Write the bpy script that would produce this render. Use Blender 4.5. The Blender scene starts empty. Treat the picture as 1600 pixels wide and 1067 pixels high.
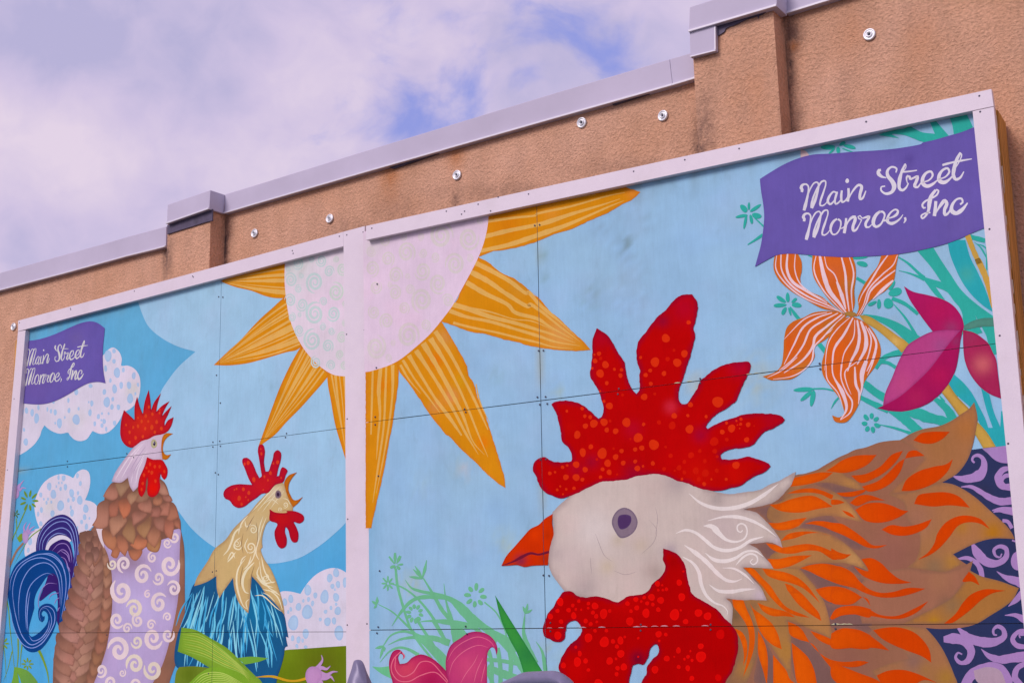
import bpy, bmesh, math, random
import numpy as np
from mathutils import Vector, Matrix, noise
from mathutils.geometry import delaunay_2d_cdt
random.seed(7)
S = bpy.context.scene
R = math.radians
# ------------------------------------------------------------------ camera
FPX, W0, H0 = 1965.6, 1600.0, 1067.0
PITCH, ROLL, CAMH = R(11.878), R(1.2916), 1.65
cam = bpy.data.cameras.new('camera'); camo = bpy.data.objects.new('camera', cam)
S.collection.objects.link(camo); S.camera = camo
cam.sensor_width = 36; cam.lens = 36 * FPX / W0; cam.clip_end = 3000; cam.clip_start = 0.05
Rx = np.array([1, 0, 0.]); Ry = np.array([0, -math.sin(PITCH), math.cos(PITCH)]); Rz = np.array([0, math.cos(PITCH), math.sin(PITCH)])
CX_ = Rx * math.cos(ROLL) - Ry * math.sin(ROLL)      # image right in world
CY_ = Rx * math.sin(ROLL) + Ry * math.cos(ROLL)      # image up in world
CAM = np.array([0, 0, CAMH])
m = Matrix((( CX_[0], CY_[0], -Rz[0], 0), (CX_[1], CY_[1], -Rz[1], 0), (CX_[2], CY_[2], -Rz[2], CAMH), (0, 0, 0, 1)))
camo.matrix_world = m
# ------------------------------------------------------------------ world
wd = bpy.data.worlds.new('World'); S.world = wd; wd.use_nodes = True
nt = wd.node_tree; nt.nodes.clear()
def N(nt, t, **k):
    n = nt.nodes.new(t)
    for a, b in k.items(): setattr(n, a, b)
    return n
SUN_EL, SUN_AZ = R(36), R(230)   # azimuth clockwise from +Y
sky = N(nt, 'ShaderNodeTexSky', sky_type='NISHITA', sun_disc=False, sun_elevation=SUN_EL, sun_rotation=SUN_AZ, dust_density=2.0)
tc = N(nt, 'ShaderNodeTexCoord'); L = nt.links.new
def wnoise(scale, detail, rough, dist=0.0, off=(0, 0, 0), sc=(1, 1, 1)):
    mp = N(nt, 'ShaderNodeMapping'); mp.inputs['Location'].default_value = off; mp.inputs['Scale'].default_value = sc; L(tc.outputs['Generated'], mp.inputs[0])
    n = N(nt, 'ShaderNodeTexNoise'); n.inputs['Scale'].default_value = scale; n.inputs['Detail'].default_value = detail; n.inputs['Roughness'].default_value = rough; n.inputs['Distortion'].default_value = dist
    L(mp.outputs[0], n.inputs['Vector']); return n.outputs[0]
def wmath(op, a, b_, clamp=False):
    q = N(nt, 'ShaderNodeMath', operation=op); q.use_clamp = clamp
    for i, v in enumerate((a, b_)):
        if hasattr(v, 'links'): L(v, q.inputs[i])
        else: q.inputs[i].default_value = v
    return q.outputs[0]
def patch(px, py, deg, strength):     # a soft round region of the sky around one direction
    d = (px - W0/2) / FPX * CX_ + (H0/2 - py) / FPX * CY_ + Rz; d = d / np.linalg.norm(d)
    v = N(nt, 'ShaderNodeVectorMath', operation='DOT_PRODUCT'); L(tc.outputs['Generated'], v.inputs[0]); v.inputs[1].default_value = tuple(map(float, d))
    r = N(nt, 'ShaderNodeMapRange', interpolation_type='SMOOTHSTEP'); r.inputs[1].default_value = math.cos(R(deg)); r.inputs[2].default_value = 1.0; r.inputs[3].default_value = 0; r.inputs[4].default_value = strength
    L(v.outputs['Value'], r.inputs[0]); return r.outputs[0]
cover = wnoise(11, 9, 0.56, 0.5, (0.3, 0.1, 0.7), (1, 1, 1.5)); tone = wnoise(6.5, 6, 0.5, 0.3, (1.3, 0.2, 0.4), (1, 1, 1.2)); fine_ = wnoise(24, 6, 0.55, 0.4)
gap = None
for g_ in ((640, 120, 4.4, .19), (690, 200, 3.2, .09), (760, 70, 3.8, .13), (900, 110, 4.5, .11), (960, 20, 4.0, .20), (590, 30, 3.0, .10), (1500, -500, 16, .25), (-900, -300, 18, .25)):
    p_ = patch(*g_); gap = p_ if gap is None else wmath('ADD', gap, p_)
cov = wmath('SUBTRACT', wmath('ADD', cover, 0.24), gap)
r1 = N(nt, 'ShaderNodeMapRange', interpolation_type='SMOOTHSTEP'); r1.inputs[1].default_value = 0.35; r1.inputs[2].default_value = 0.63; L(cov, r1.inputs[0])
br_ = wmath('SUBTRACT', wmath('ADD', wmath('ADD', patch(60, 190, 4.5, .11), patch(330, 330, 9, .08)), patch(150, 235, 3.5, .12)), wmath('ADD', patch(240, 80, 6.5, .15), patch(20, 20, 5, .05)))
tn = wmath('ADD', wmath('ADD', wmath('MULTIPLY', tone, 0.72), wmath('MULTIPLY', fine_, 0.36)), br_)
r2 = N(nt, 'ShaderNodeValToRGB'); r2.color_ramp.elements[0].position = 0.36; r2.color_ramp.elements[1].position = 0.74
r2.color_ramp.elements[0].color = (4.8, 4.5, 6.9, 1); r2.color_ramp.elements[1].color = (7.7, 6.55, 8.0, 1); e_ = r2.color_ramp.elements.new(0.54); e_.color = (6.3, 5.45, 7.6, 1)
L(tn, r2.inputs[0])
blue = N(nt, 'ShaderNodeMix', data_type='RGBA'); blue.inputs[0].default_value = 0.85; blue.inputs[7].default_value = (3.1, 3.5, 8.2, 1); L(sky.outputs[0], blue.inputs[6])
mx = N(nt, 'ShaderNodeMix', data_type='RGBA'); bg = N(nt, 'ShaderNodeBackground'); bg.inputs[1].default_value = 0.1; wo = N(nt, 'ShaderNodeOutputWorld')
L(r1.outputs[0], mx.inputs[0]); L(blue.outputs[2], mx.inputs[6]); L(r2.outputs[0], mx.inputs[7]); L(mx.outputs[2], bg.inputs[0]); L(bg.outputs[0], wo.inputs[0])
sd = bpy.data.lights.new('sun', 'SUN'); so = bpy.data.objects.new('sun', sd); S.collection.objects.link(so)
sd.energy = 2.15; sd.angle = R(24); sd.color = (1.0, 0.87, 0.90)
sv = Vector((math.sin(SUN_AZ) * math.cos(SUN_EL), math.cos(SUN_AZ) * math.cos(SUN_EL), math.sin(SUN_EL)))
so.rotation_euler = sv.to_track_quat('Z', 'Y').to_euler()
S.view_settings.view_transform = 'Standard'; S.view_settings.look = 'None'; S.view_settings.exposure = 0.0; S.view_settings.gamma = 1
S.view_settings.use_curve_mapping = False
EL = np.array([0.92, 0.80, 0.955])     # light that reaches an upright white board: photographed colour / EL = the paint's own colour
def lin(c):
    c = np.asarray(c, float) / 255.0
    return np.where(c <= 0.04045, c / 12.92, ((c + 0.055) / 1.055) ** 2.4)
def alb(c, cap=0.85): return np.minimum(lin(c) / EL, cap)
# ------------------------------------------------------------------ pixel <-> place
TILES = dict(A1=(0,480,16/3), A2=(0,680,16/3), A3=(0,867,16/3), A4=(280,400,16/3), A5=(280,600,16/3), A6=(280,800,3.997),
 B1=(560,280,16/3), B2=(560,480,16/3), B3=(560,680,16/3), B4=(560,867,16/3), B5=(800,280,16/3), B6=(820,440,16/3), B7=(820,620,16/3), B8=(780,780,16/3),
 C1=(820,867,16/3), C2=(1040,520,16/3), C3=(1000,720,16/3), C4=(1060,867,16/3), C5=(1300,620,16/3), C6=(1300,780,16/3), C7=(1300,867,16/3), C8=(1180,380,16/3),
 D1=(1180,500,16/3), D2=(1340,380,80/13), D3=(1340,530,80/13), D4=(1140,160,16/3), D5=(1340,140,80/13), D6=(400,300,16/3), D7=(1340,240,80/13),
 E1=(1000,0,8/3), P=(0,0,1.0), F1=(0,380,8.0), F2=(200,280,8.0), F5=(1060,0,8.0), G6=(530,1017,8.0), G7=(700,1017,8.0), H1=(80,740,20/3), H2=(1245,300,80/9))
def parse(s, tile='P'):
    pts, cor = [], []
    for t in s.split():
        if ',' not in t: tile = t; continue
        c = t.endswith('!'); x, y = t.rstrip('!').split(',')
        ox, oy, k = TILES[tile]; pts.append((ox + float(x) / k, oy + float(y) / k)); cor.append(c)
    return np.array(pts), cor, TILES[tile][2]
def crspline(P, cor, closed, step=2.5):
    n = len(P); out = []; segs = n if closed else n - 1
    for i in range(segs):
        p1, p2 = P[i], P[(i + 1) % n]
        a0 = cor[i] or (not closed and i == 0); a3 = cor[(i + 1) % n] or (not closed and i == n - 2)
        d = np.hypot(*(p2 - p1)); k = max(1, int(d / step))
        p0 = p1 - (p2 - p1) * 0.5 if a0 else P[(i - 1) % n]; p3 = p2 + (p2 - p1) * 0.5 if a3 else P[(i + 2) % n]
        d01 = max(np.hypot(*(p1 - p0)), 1e-6) ** .5; d12 = max(d, 1e-6) ** .5; d23 = max(np.hypot(*(p3 - p2)), 1e-6) ** .5
        m1 = (p2 - p1) + d12 * ((p1 - p0) / d01 - (p2 - p0) / (d01 + d12)) if not a0 else (p2 - p1)
        m2 = (p2 - p1) + d12 * ((p3 - p2) / d23 - (p3 - p1) / (d12 + d23)) if not a3 else (p2 - p1)
        for j in range(k):
            t = j / k; t2, t3 = t * t, t * t * t
            out.append((2*t3-3*t2+1)*p1 + (t3-2*t2+t)*m1 + (-2*t3+3*t2)*p2 + (t3-t2)*m2)
    if not closed: out.append(P[-1])
    return np.array(out)
class Plane:      # an upright plane: origin o, along a (to the right), up, normal n towards the viewer
    def __init__(s, ox, oy, oz, yaw):
        y = R(yaw); s.o = np.array([ox, oy, oz]); s.a = np.array([math.cos(y), -math.sin(y), 0]); s.n = np.array([-math.sin(y), -math.cos(y), 0]); s.u = np.array([0, 0, 1.])
    def matrix(s):
        return Matrix(((s.a[0], s.u[0], s.n[0], s.o[0]), (s.a[1], s.u[1], s.n[1], s.o[1]), (s.a[2], s.u[2], s.n[2], s.o[2]), (0, 0, 0, 1)))
    def uv(s, px, w=0.0):
        px = np.atleast_2d(px); d = (px[:, :1] - W0/2) / FPX * CX_ + (H0/2 - px[:, 1:2]) / FPX * CY_ + Rz
        o = s.o + s.n * w; t = ((o - CAM) @ s.n) / (d @ s.n); p = CAM + d * t[:, None] - o
        return np.stack([p @ s.a, p @ s.u], 1)
    def px(s, uv, w=0.0):
        uv = np.atleast_2d(uv); p = s.o + uv[:, :1] * s.a + uv[:, 1:2] * s.u + s.n * w - CAM
        z = p @ Rz; return np.stack([W0/2 + FPX * (p @ CX_) / z, H0/2 - FPX * (p @ CY_) / z], 1)
    def p3(s, u, v, w=0.0): return s.o + s.a * u + s.u * v + s.n * w
SEAM_Z = CAMH - 0.1175
PL = Plane(-3.9135, 9.7986, SEAM_Z, 36.908)
PR = Plane(-0.8616, 7.4356, SEAM_Z, 31.590)
PW = Plane(2.34, 5.80, 0, 34.8)
# ------------------------------------------------------------------ materials
MATS = {}
def newmat(name):
    m = bpy.data.materials.new(name); m.use_nodes = True; nt = m.node_tree; nt.nodes.clear()
    o = N(nt, 'ShaderNodeOutputMaterial'); b = N(nt, 'ShaderNodeBsdfPrincipled'); nt.links.new(b.outputs[0], o.inputs[0]); MATS[name] = m
    return m, nt, b
def noise_tex(nt, scale, detail=4, rough=0.55, vec=None, mapscale=None, dist=0):
    n = N(nt, 'ShaderNodeTexNoise'); n.inputs['Scale'].default_value = scale; n.inputs['Detail'].default_value = detail; n.inputs['Roughness'].default_value = rough; n.inputs['Distortion'].default_value = dist
    tcn = N(nt, 'ShaderNodeTexCoord'); src = tcn.outputs['Object']
    if mapscale:
        mm = N(nt, 'ShaderNodeMapping'); mm.inputs['Scale'].default_value = mapscale; nt.links.new(src, mm.inputs[0]); src = mm.outputs[0]
    nt.links.new(src, n.inputs['Vector']); return n
def rampf(nt, src, a, b, va, vb):
    r = N(nt, 'ShaderNodeMapRange'); r.inputs[1].default_value = a; r.inputs[2].default_value = b; r.inputs[3].default_value = va; r.inputs[4].default_value = vb
    nt.links.new(src, r.inputs[0]); return r.outputs[0]
def mixc(nt, fac, A, B, mode='MIX'):
    x = N(nt, 'ShaderNodeMix', data_type='RGBA', blend_type=mode)
    for s, v in ((0, fac), (6, A), (7, B)):
        if hasattr(v, 'links'): nt.links.new(v, x.inputs[s])
        elif s == 0: x.inputs[0].default_value = v
        else: x.inputs[s].default_value = (*v, 1)
    return x.outputs[2]
def val3(nt, v):
    c = N(nt, 'ShaderNodeCombineColor')
    for i in range(3): nt.links.new(v, c.inputs[i])
    return c.outputs[0]
def bump(nt, b, h, strength, dist, prev=None):
    bn = N(nt, 'ShaderNodeBump'); bn.inputs['Strength'].default_value = strength; bn.inputs['Distance'].default_value = dist
    nt.links.new(h, bn.inputs['Height'])
    if prev: nt.links.new(prev, bn.inputs['Normal'])
    nt.links.new(bn.outputs[0], b.inputs['Normal']); return bn.outputs[0]
# mural paint: the colour laid down by the painter (attribute) broken up by brushwork, wood fibre and weather
m, nt, b = newmat('mural_paint')
at = N(nt, 'ShaderNodeAttribute', attribute_name='Col')
mot = noise_tex(nt, 4.2, 8, 0.66, mapscale=(1, 0.9, 1)); brush = noise_tex(nt, 60, 5, 0.7, mapscale=(1, 0.09, 1), dist=0.4); fine = noise_tex(nt, 260, 3, 0.6)
c = mixc(nt, 1.0, at.outputs['Color'], val3(nt, rampf(nt, mot.outputs[0], 0.25, 0.75, 0.90, 1.09)), 'MULTIPLY')
c = mixc(nt, 1.0, c, val3(nt, rampf(nt, brush.outputs[0], 0.25, 0.75, 0.955, 1.045)), 'MULTIPLY')
c = mixc(nt, 1.0, c, val3(nt, rampf(nt, fine.outputs[0], 0.3, 0.7, 0.95, 1.05)), 'MULTIPLY')
dirt = noise_tex(nt, 3.4, 10, 0.74, mapscale=(1.5, 0.8, 1), dist=0.5)
c = mixc(nt, rampf(nt, dirt.outputs[0], 0.58, 0.74, 0.0, 0.30), c, mixc(nt, 1.0, c, tuple(np.array((0.62, 0.60, 0.52))), 'MULTIPLY'))
hue = noise_tex(nt, 3.1, 4, 0.5)
c = mixc(nt, rampf(nt, hue.outputs[0], 0.5, 0.75, 0.0, 0.5), c, mixc(nt, 1.0, c, tuple(np.array((1.12, 0.98, 1.0))), 'MULTIPLY'))
nt.links.new(c, b.inputs['Base Color']); b.inputs['Roughness'].default_value = 0.65; b.inputs['Specular IOR Level'].default_value = 0.015
n_ = bump(nt, b, brush.outputs[0], 0.25, 0.002); bump(nt, b, fine.outputs[0], 0.2, 0.001, n_)
# white painted boards
m, nt, b = newmat('white_board')
f1 = noise_tex(nt, 9, 5, 0.6); f2 = noise_tex(nt, 320, 3, 0.6, mapscale=(1, 1, 1)); f3 = noise_tex(nt, 40, 4, 0.6, mapscale=(1, 0.3, 1))
c = mixc(nt, rampf(nt, f1.outputs[0], 0.3, 0.75, 0, 0.5), tuple(alb((222, 200, 221))), tuple(alb((210, 188, 212))))
c = mixc(nt, 1.0, c, val3(nt, rampf(nt, f2.outputs[0], 0.3, 0.7, 0.93, 1.05)), 'MULTIPLY')
f4 = noise_tex(nt, 26, 8, 0.8, dist=0.4); f5 = noise_tex(nt, 3, 6, 0.7)
c = mixc(nt, rampf(nt, f4.outputs[0], 0.66, 0.72, 0.0, 0.45), c, tuple(alb((170, 150, 160)))); c = mixc(nt, rampf(nt, f5.outputs[0], 0.52, 0.75, 0.0, 0.35), c, tuple(alb((196, 176, 188))))
nt.links.new(c, b.inputs['Base Color']); b.inputs['Roughness'].default_value = 0.55
n_ = bump(nt, b, f3.outputs[0], 0.3, 0.003); bump(nt, b, f2.outputs[0], 0.3, 0.001, n_)
# stucco
m, nt, b = newmat('stucco')
at = N(nt, 'ShaderNodeAttribute', attribute_name='Col')
g1 = noise_tex(nt, 62, 5, 0.62, mapscale=(1, 0.9, 1), dist=0.1); g2 = noise_tex(nt, 100, 4, 0.6); big = noise_tex(nt, 1.7, 6, 0.6); mid = noise_tex(nt, 7, 5, 0.65, mapscale=(1, 0.5, 1))
c = mixc(nt, rampf(nt, big.outputs[0], 0.35, 0.65, 0, 0.75), tuple(alb((223, 166, 147))), tuple(alb((213, 153, 128))))
c = mixc(nt, 1.0, c, val3(nt, rampf(nt, mid.outputs[0], 0.25, 0.75, 0.86, 1.12)), 'MULTIPLY')
c = mixc(nt, 1.0, c, val3(nt, rampf(nt, g1.outputs[0], 0.36, 0.62, 0.86, 1.08)), 'MULTIPLY')
sep = N(nt, 'ShaderNodeSeparateColor'); nt.links.new(at.outputs['Color'], sep.inputs[0])
def mul(nt, a, b_):
    q = N(nt, 'ShaderNodeMath', operation='MULTIPLY'); nt.links.new(a, q.inputs[0]); nt.links.new(b_, q.inputs[1]); q.use_clamp = True; return q.outputs[0]
sp = noise_tex(nt, 22, 6, 0.75, mapscale=(1, 0.6, 1))
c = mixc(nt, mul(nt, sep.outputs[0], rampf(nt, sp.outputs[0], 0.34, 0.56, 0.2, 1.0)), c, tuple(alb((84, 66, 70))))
c = mixc(nt, mul(nt, sep.outputs[1], rampf(nt, mid.outputs[0], 0.3, 0.6, 0.3, 1.0)), c, tuple(alb((190, 112, 62))))
nt.links.new(c, b.inputs['Base Color']); b.inputs['Roughness'].default_value = 0.9; b.inputs['Specular IOR Level'].default_value = 0.15
n_ = bump(nt, b, g1.outputs[0], 1.0, 0.016); bump(nt, b, g2.outputs[0], 0.9, 0.008, n_)
def simple(name, c, rough=0.6, metal=0.0, ns=30, amp=0.1, spec=0.4, bs=0.0, ms=None):
    m, nt, b = newmat(name); n = noise_tex(nt, ns, 5, 0.6, mapscale=ms)
    cc = mixc(nt, 1.0, tuple(alb(c)), val3(nt, rampf(nt, n.outputs[0], 0.25, 0.75, 1 - amp, 1 + amp)), 'MULTIPLY')
    nt.links.new(cc, b.inputs['Base Color']); b.inputs['Roughness'].default_value = rough; b.inputs['Metallic'].default_value = metal; b.inputs['Specular IOR Level'].default_value = spec
    if bs: bump(nt, b, n.outputs[0], bs, 0.003)
    return m
simple('coping_metal', (188, 172, 202), 0.6, 0.0, 1.6, 0.10, 0.1, 0.4)
simple('coping_hem', (208, 194, 216), 0.5, 0.1, 20, 0.05)
simple('plate_metal', (225, 220, 235), 0.35, 0.35, 90, 0.12)
simple('dark_hole', (30, 28, 50), 0.8)
simple('roof_membrane', (78, 66, 92), 0.55, 0, 18, 0.35, 0.4, 0.5)
simple('screw_metal', (70, 62, 84), 0.5, 0.4, 200, 0.3)
simple('backing', (108, 88, 80), 0.9)
simple('raw_timber', (188, 130, 76), 0.8, 0, 22, 0.8, 0.1, 0.8, (5, 0.14, 5))
simple('timber_paint', (205, 190, 195), 0.7, 0, 60, 0.15)
simple('timber_dark', (72, 44, 26), 0.85, 0, 60, 0.4)
simple('car_paint', (150, 160, 178), 0.22, 0.5, 4, 0.03, 0.6)
simple('car_trim', (112, 100, 134), 0.4, 0.1, 50, 0.1, 0.5)
simple('car_rubber', (28, 26, 32), 0.6)
simple('car_glass', (46, 52, 62), 0.06, 0.0, 5, 0.02, 0.9)
simple('asphalt', (92, 88, 96), 0.9, 0, 60, 0.25, 0.2, 0.6)
simple('wheel_rim', (170, 170, 180), 0.3, 0.8)
simple('lamp_red', (150, 20, 24), 0.15)
simple('lamp_clear', (215, 218, 226), 0.1)
# ------------------------------------------------------------------ object helpers
def link(me, name, mats, parent=None):
    o = bpy.data.objects.new(name, me); S.collection.objects.link(o)
    for mm in (mats if isinstance(mats, (list, tuple)) else [mats]): me.materials.append(MATS[mm])
    if parent: o.parent = parent
    return o
def mesh_obj(name, verts, faces, mat, parent=None, cols=None, smooth=False):
    me = bpy.data.meshes.new(name); me.from_pydata([tuple(map(float, v)) for v in verts], [], [tuple(map(int, f)) for f in faces])
    if cols is not None:
        ca = me.color_attributes.new('Col', 'FLOAT_COLOR', 'POINT'); arr = np.ones((len(verts), 4), np.float32); arr[:, :3] = cols; ca.data.foreach_set('color', arr.ravel())
    if smooth: me.polygons.foreach_set('use_smooth', [True] * len(me.polygons))
    me.update(); return link(me, name, mat, parent)
def empty(name, label, cat, loc=(0, 0, 0), mat=None, group=None):
    o = bpy.data.objects.new(name, None); S.collection.objects.link(o); o.empty_display_size = 0.2
    if mat is not None: o.matrix_world = mat
    else: o.location = loc
    o['label'] = label; o['category'] = cat
    if group: o['group'] = group
    return o
def prism(poly, w0, w1, bev=0.0, subd=0):
    """polygon in (u,v), extruded from w0 (back) to w1 (front)"""
    bm = bmesh.new(); vs = [bm.verts.new((p[0], p[1], w1)) for p in poly]; f = bm.faces.new(vs)
    if f.normal.z < 0: f.normal_flip()
    f.normal_update()
    if f.normal.z < 0: f.normal_flip()
    r = bmesh.ops.extrude_face_region(bm, geom=[f]); 
    nv = [g for g in r['geom'] if isinstance(g, bmesh.types.BMVert)]
    for v in nv: v.co.z = w0
    bmesh.ops.recalc_face_normals(bm, faces=bm.faces)
    if bev: bmesh.ops.bevel(bm, geom=list(bm.edges), offset=bev, segments=2, affect='EDGES', profile=0.6)
    return bm
def bm_obj(name, bm, mat, parent=None, smooth=False):
    me = bpy.data.meshes.new(name); bm.to_mesh(me); bm.free()
    if smooth: me.polygons.foreach_set('use_smooth', [True] * len(me.polygons))
    return link(me, name, mat, parent)
def lathe(profile, n=28):   # (radius, w) around w axis
    vs, fs = [], []
    for r_, w in profile:
        for k in range(n): a = 2 * math.pi * k / n; vs.append((r_ * math.cos(a), r_ * math.sin(a), w))
    for i in range(len(profile) - 1):
        for k in range(n): fs.append((i*n+k, i*n+(k+1) % n, (i+1)*n+(k+1) % n, (i+1)*n+k))
    fs.append(tuple(range((len(profile)-1)*n, len(profile)*n)))
    return vs, fs
# ------------------------------------------------------------------ painting
def segdist(P, poly):
    A = poly; B = np.roll(poly, -1, 0); d = B - A; L2 = (d ** 2).sum(1) + 1e-9
    out = np.empty(len(P))
    for i in range(0, len(P), 2000):
        q = P[i:i+2000, None, :] - A[None]; t = np.clip((q * d).sum(2) / L2, 0, 1); e = q - t[..., None] * d
        out[i:i+2000] = np.sqrt((e ** 2).sum(2)).min(1)
    return out
def inside(P, poly):
    x, y = P[:, 0], P[:, 1]; c = np.zeros(len(P), bool); n = len(poly)
    for i in range(n):
        x1, y1 = poly[i]; x2, y2 = poly[(i + 1) % n]
        if y1 == y2: continue
        k = ((y1 > y) != (y2 > y)) & (x < (x2 - x1) * (y - y1) / (y2 - y1) + x1); c ^= k
    return c
class Mural:
    def __init__(s, plane, root, seams): s.pl, s.root, s.seams, s.w = plane, root, seams, 0.0006
class G:
    """one painted part: shapes in photo pixels laid as thin coats on the panels"""
    def __init__(s, M, name, parent=None, label=None): s.M, s.name, s.parent, s.label = M, name, parent, label; s.V, s.F, s.C = [], [], []; s.wk = 1.0; s.dk = 1.0
    def poly(s, pts, col, edge=None, grads=(), g=None, closed_pts=None, rag=0, colx=None):
        if closed_pts is None:
            P, cor, k = parse(pts); B = crspline(P, cor, True)
        else: B = closed_pts
        keep = np.hypot(*(B - np.roll(B, 1, 0)).T) > 0.15; B = B[keep]
        if len(B) < 3: return
        if rag:
            t_ = np.roll(B, -1, 0) - np.roll(B, 1, 0); t_ /= np.maximum(np.hypot(*t_.T), 1e-6)[:, None]
            am = np.array([noise.noise(Vector((q[0] * .13, q[1] * .13, 5))) + .6 * noise.noise(Vector((q[0] * .4, q[1] * .4, 2))) for q in B]) * rag
            B = B + np.stack([-t_[:, 1], t_[:, 0]], 1) * am[:, None]
        allp = B
        if edge or grads or g:
            st = g or 4.0; x0, y0 = B.min(0); x1, y1 = B.max(0)
            gx, gy = np.meshgrid(np.arange(x0 + st/2, x1, st), np.arange(y0 + st/2, y1, st)); gp = np.stack([gx.ravel(), gy.ravel()], 1)
            gp[:, 0] += (np.round((gp[:, 1] - y0) / st) % 2) * st * 0.5
            if len(gp): gp = gp[inside(gp, B)]
            if len(gp): gp = gp[segdist(gp, B) > st * 0.45]; allp = np.vstack([B, gp])
        res = delaunay_2d_cdt([Vector((float(a), float(b_))) for a, b_ in allp], [], [list(range(len(B)))], 1, 1e-4)
        vp = np.array([(v.x, v.y) for v in res[0]]); tris = [tuple(f) for f in res[2] if len(f) == 3]
        if not tris: return
        tc_ = np.array([vp[list(t)].mean(0) for t in tris]); ok = inside(tc_, B); tris = [t for t, o_ in zip(tris, ok) if o_]
        if not tris: return
        C = np.tile(alb(col), (len(vp), 1))
        if colx: t_ = np.clip((vp[:, :1] - colx[0]) / (colx[2] - colx[0]), 0, 1); C = alb(colx[1]) * (1 - t_) + alb(colx[3]) * t_
        for gr in grads:
            tile, x, y, r_, cc, st_ = gr[:6]; ox, oy, k = TILES[tile]; cx, cy = ox + x / k, oy + y / k; rr = r_ / k
            w_ = np.exp(-((vp - (cx, cy)) ** 2).sum(1) / (rr * rr)) * st_; C = C * (1 - w_[:, None]) + alb(cc) * w_[:, None]
        if edge:
            ec, ew, es = edge; d = segdist(vp, B); nz = np.array([noise.noise(Vector((q[0] * .05, q[1] * .05, 3))) for q in vp])
            w_ = np.clip(1 - d / (ew * (1 + 0.8 * nz)), 0, 1) ** 1.2 * es; C = C * (1 - w_[:, None]) + alb(ec) * w_[:, None]
        s.add(vp, tris, C)
    def add(s, vp, tris, C):
        s.M.w += 0.000001; uv = s.M.pl.uv(vp, s.M.w); o = len(s.V)
        for q in uv: s.V.append((q[0], q[1], s.M.w))
        s.C.extend(list(C))
        for t in tris:
            a, b_, c_ = uv[t[0]], uv[t[1]], uv[t[2]]
            if (b_[0]-a[0])*(c_[1]-a[1]) - (b_[1]-a[1])*(c_[0]-a[0]) < 0: t = (t[0], t[2], t[1])
            s.F.append(tuple(o + i for i in t))
    def ribbon(s, C_, Wd, col):
        T = np.gradient(C_, axis=0); T /= np.maximum(np.hypot(*T.T), 1e-6)[:, None]; Nn = np.stack([-T[:, 1], T[:, 0]], 1)
        a, b_ = C_ + Nn * Wd[:, None] / 2, C_ - Nn * Wd[:, None] / 2; n = len(C_)
        vp = np.vstack([a, b_]); tris = []
        for i in range(n - 1): tris += [(i, i+1, n+i), (i+1, n+i+1, n+i)]
        if isinstance(col, tuple) and len(col) == 2:
            t = np.linspace(0, 1, n)[:, None]; cc = alb(col[0]) * (1 - t) + alb(col[1]) * t; C = np.vstack([cc, cc])
        else: C = np.tile(alb(col), (2 * n, 1))
        s.add(vp, tris, C)
    def stroke(s, pts, w, col, taper='b', tile='P', cp=None):
        if cp is None: P, cor, k = parse(pts, tile)
        else: P, cor, k = cp
        C_ = crspline(P, cor, False, 2.0); n = len(C_); L_ = np.concatenate([[0], np.cumsum(np.hypot(*np.diff(C_, axis=0).T))]); t = L_ / max(L_[-1], 1e-6)
        if isinstance(w, (list, tuple)): Wd = np.interp(t, np.linspace(0, 1, len(w)), w) / k * s.wk
        else:
            base = w / k
            if taper == 'b': pr = np.sin(np.pi * t) ** 0.6
            elif taper == 's': pr = np.minimum(1, t * 1.15) ** 0.7
            elif taper == 'e': pr = np.minimum(1, (1 - t) * 1.15) ** 0.7
            else: pr = np.ones(n)
            Wd = base * np.maximum(pr, 0.04)
        jit = np.array([noise.noise(Vector((q[0] * .12, q[1] * .12, 9))) for q in C_]); Wd = Wd * (1 + 0.18 * jit)
        s.ribbon(C_, Wd, col)
    def ell(s, tile, x, y, rx, ry=None, col=(0, 0, 0), rot=0, n=18, soft=None):
        ox, oy, k = TILES[tile]; ry = rx if ry is None else ry; a = np.linspace(0, 2*np.pi, n, endpoint=False); r_ = R(rot)
        wob = 1 + 0.05 * np.sin(2 * a + x) + 0.04 * np.sin(3 * a + y)
        ex, ey = rx * np.cos(a) * wob, ry * np.sin(a) * wob
        B = np.stack([ox + (x + ex * math.cos(r_) - ey * math.sin(r_)) / k, oy + (y + ex * math.sin(r_) + ey * math.cos(r_)) / k], 1)
        ctr = B.mean(0); vp = np.vstack([B, B * 0.6 + ctr * 0.4, ctr[None]]); tris = []
        for i in range(n):
            j = (i + 1) % n; tris += [(i, j, n+i), (j, n+j, n+i), (n+i, n+j, 2*n)]
        C = np.tile(alb(col), (2*n+1, 1))
        if soft is not None: C[n:] = alb(soft)
        s.add(vp, tris, C)
    def swirl(s, tile, x, y, r, col, turns=1.9, a0=None, hand=None, wf=0.26, sq=0.82):
        ox, oy, k = TILES[tile]; a0 = random.uniform(0, 6.28) if a0 is None else a0; hand = random.choice((-1, 1)) if hand is None else hand
        n = int(14 * turns) + 6; t = np.linspace(0, 1, n); rr = r * (1 - 0.86 * t ** 0.85); a = a0 + hand * turns * 2 * np.pi * t
        C_ = np.stack([ox + (x + rr * np.cos(a) * sq) / k, oy + (y + rr * np.sin(a)) / k], 1)
        Wd = r * wf / k * np.clip(np.sin(np.pi * np.clip(t * 0.85 + 0.1, 0, 1)) ** 0.5, 0.3, 1) * (1 - 0.35 * t)
        Wd[0] *= 0.25; Wd[1] *= 0.7; s.ribbon(C_, Wd, col)
    def dots(s, tile, spec, col, soft=None, fcol=None):
        for t in spec.split():
            faint = t.endswith('f'); q = t.rstrip('f').split(','); x, y = float(q[0]), float(q[1]); rx = float(q[2]); ry = float(q[3]) if len(q) > 3 else rx * 1.05
            rx *= s.dk; ry *= s.dk; s.ell(tile, x, y, rx, ry, (fcol or col) if faint else col, soft=soft if not faint else None)
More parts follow.
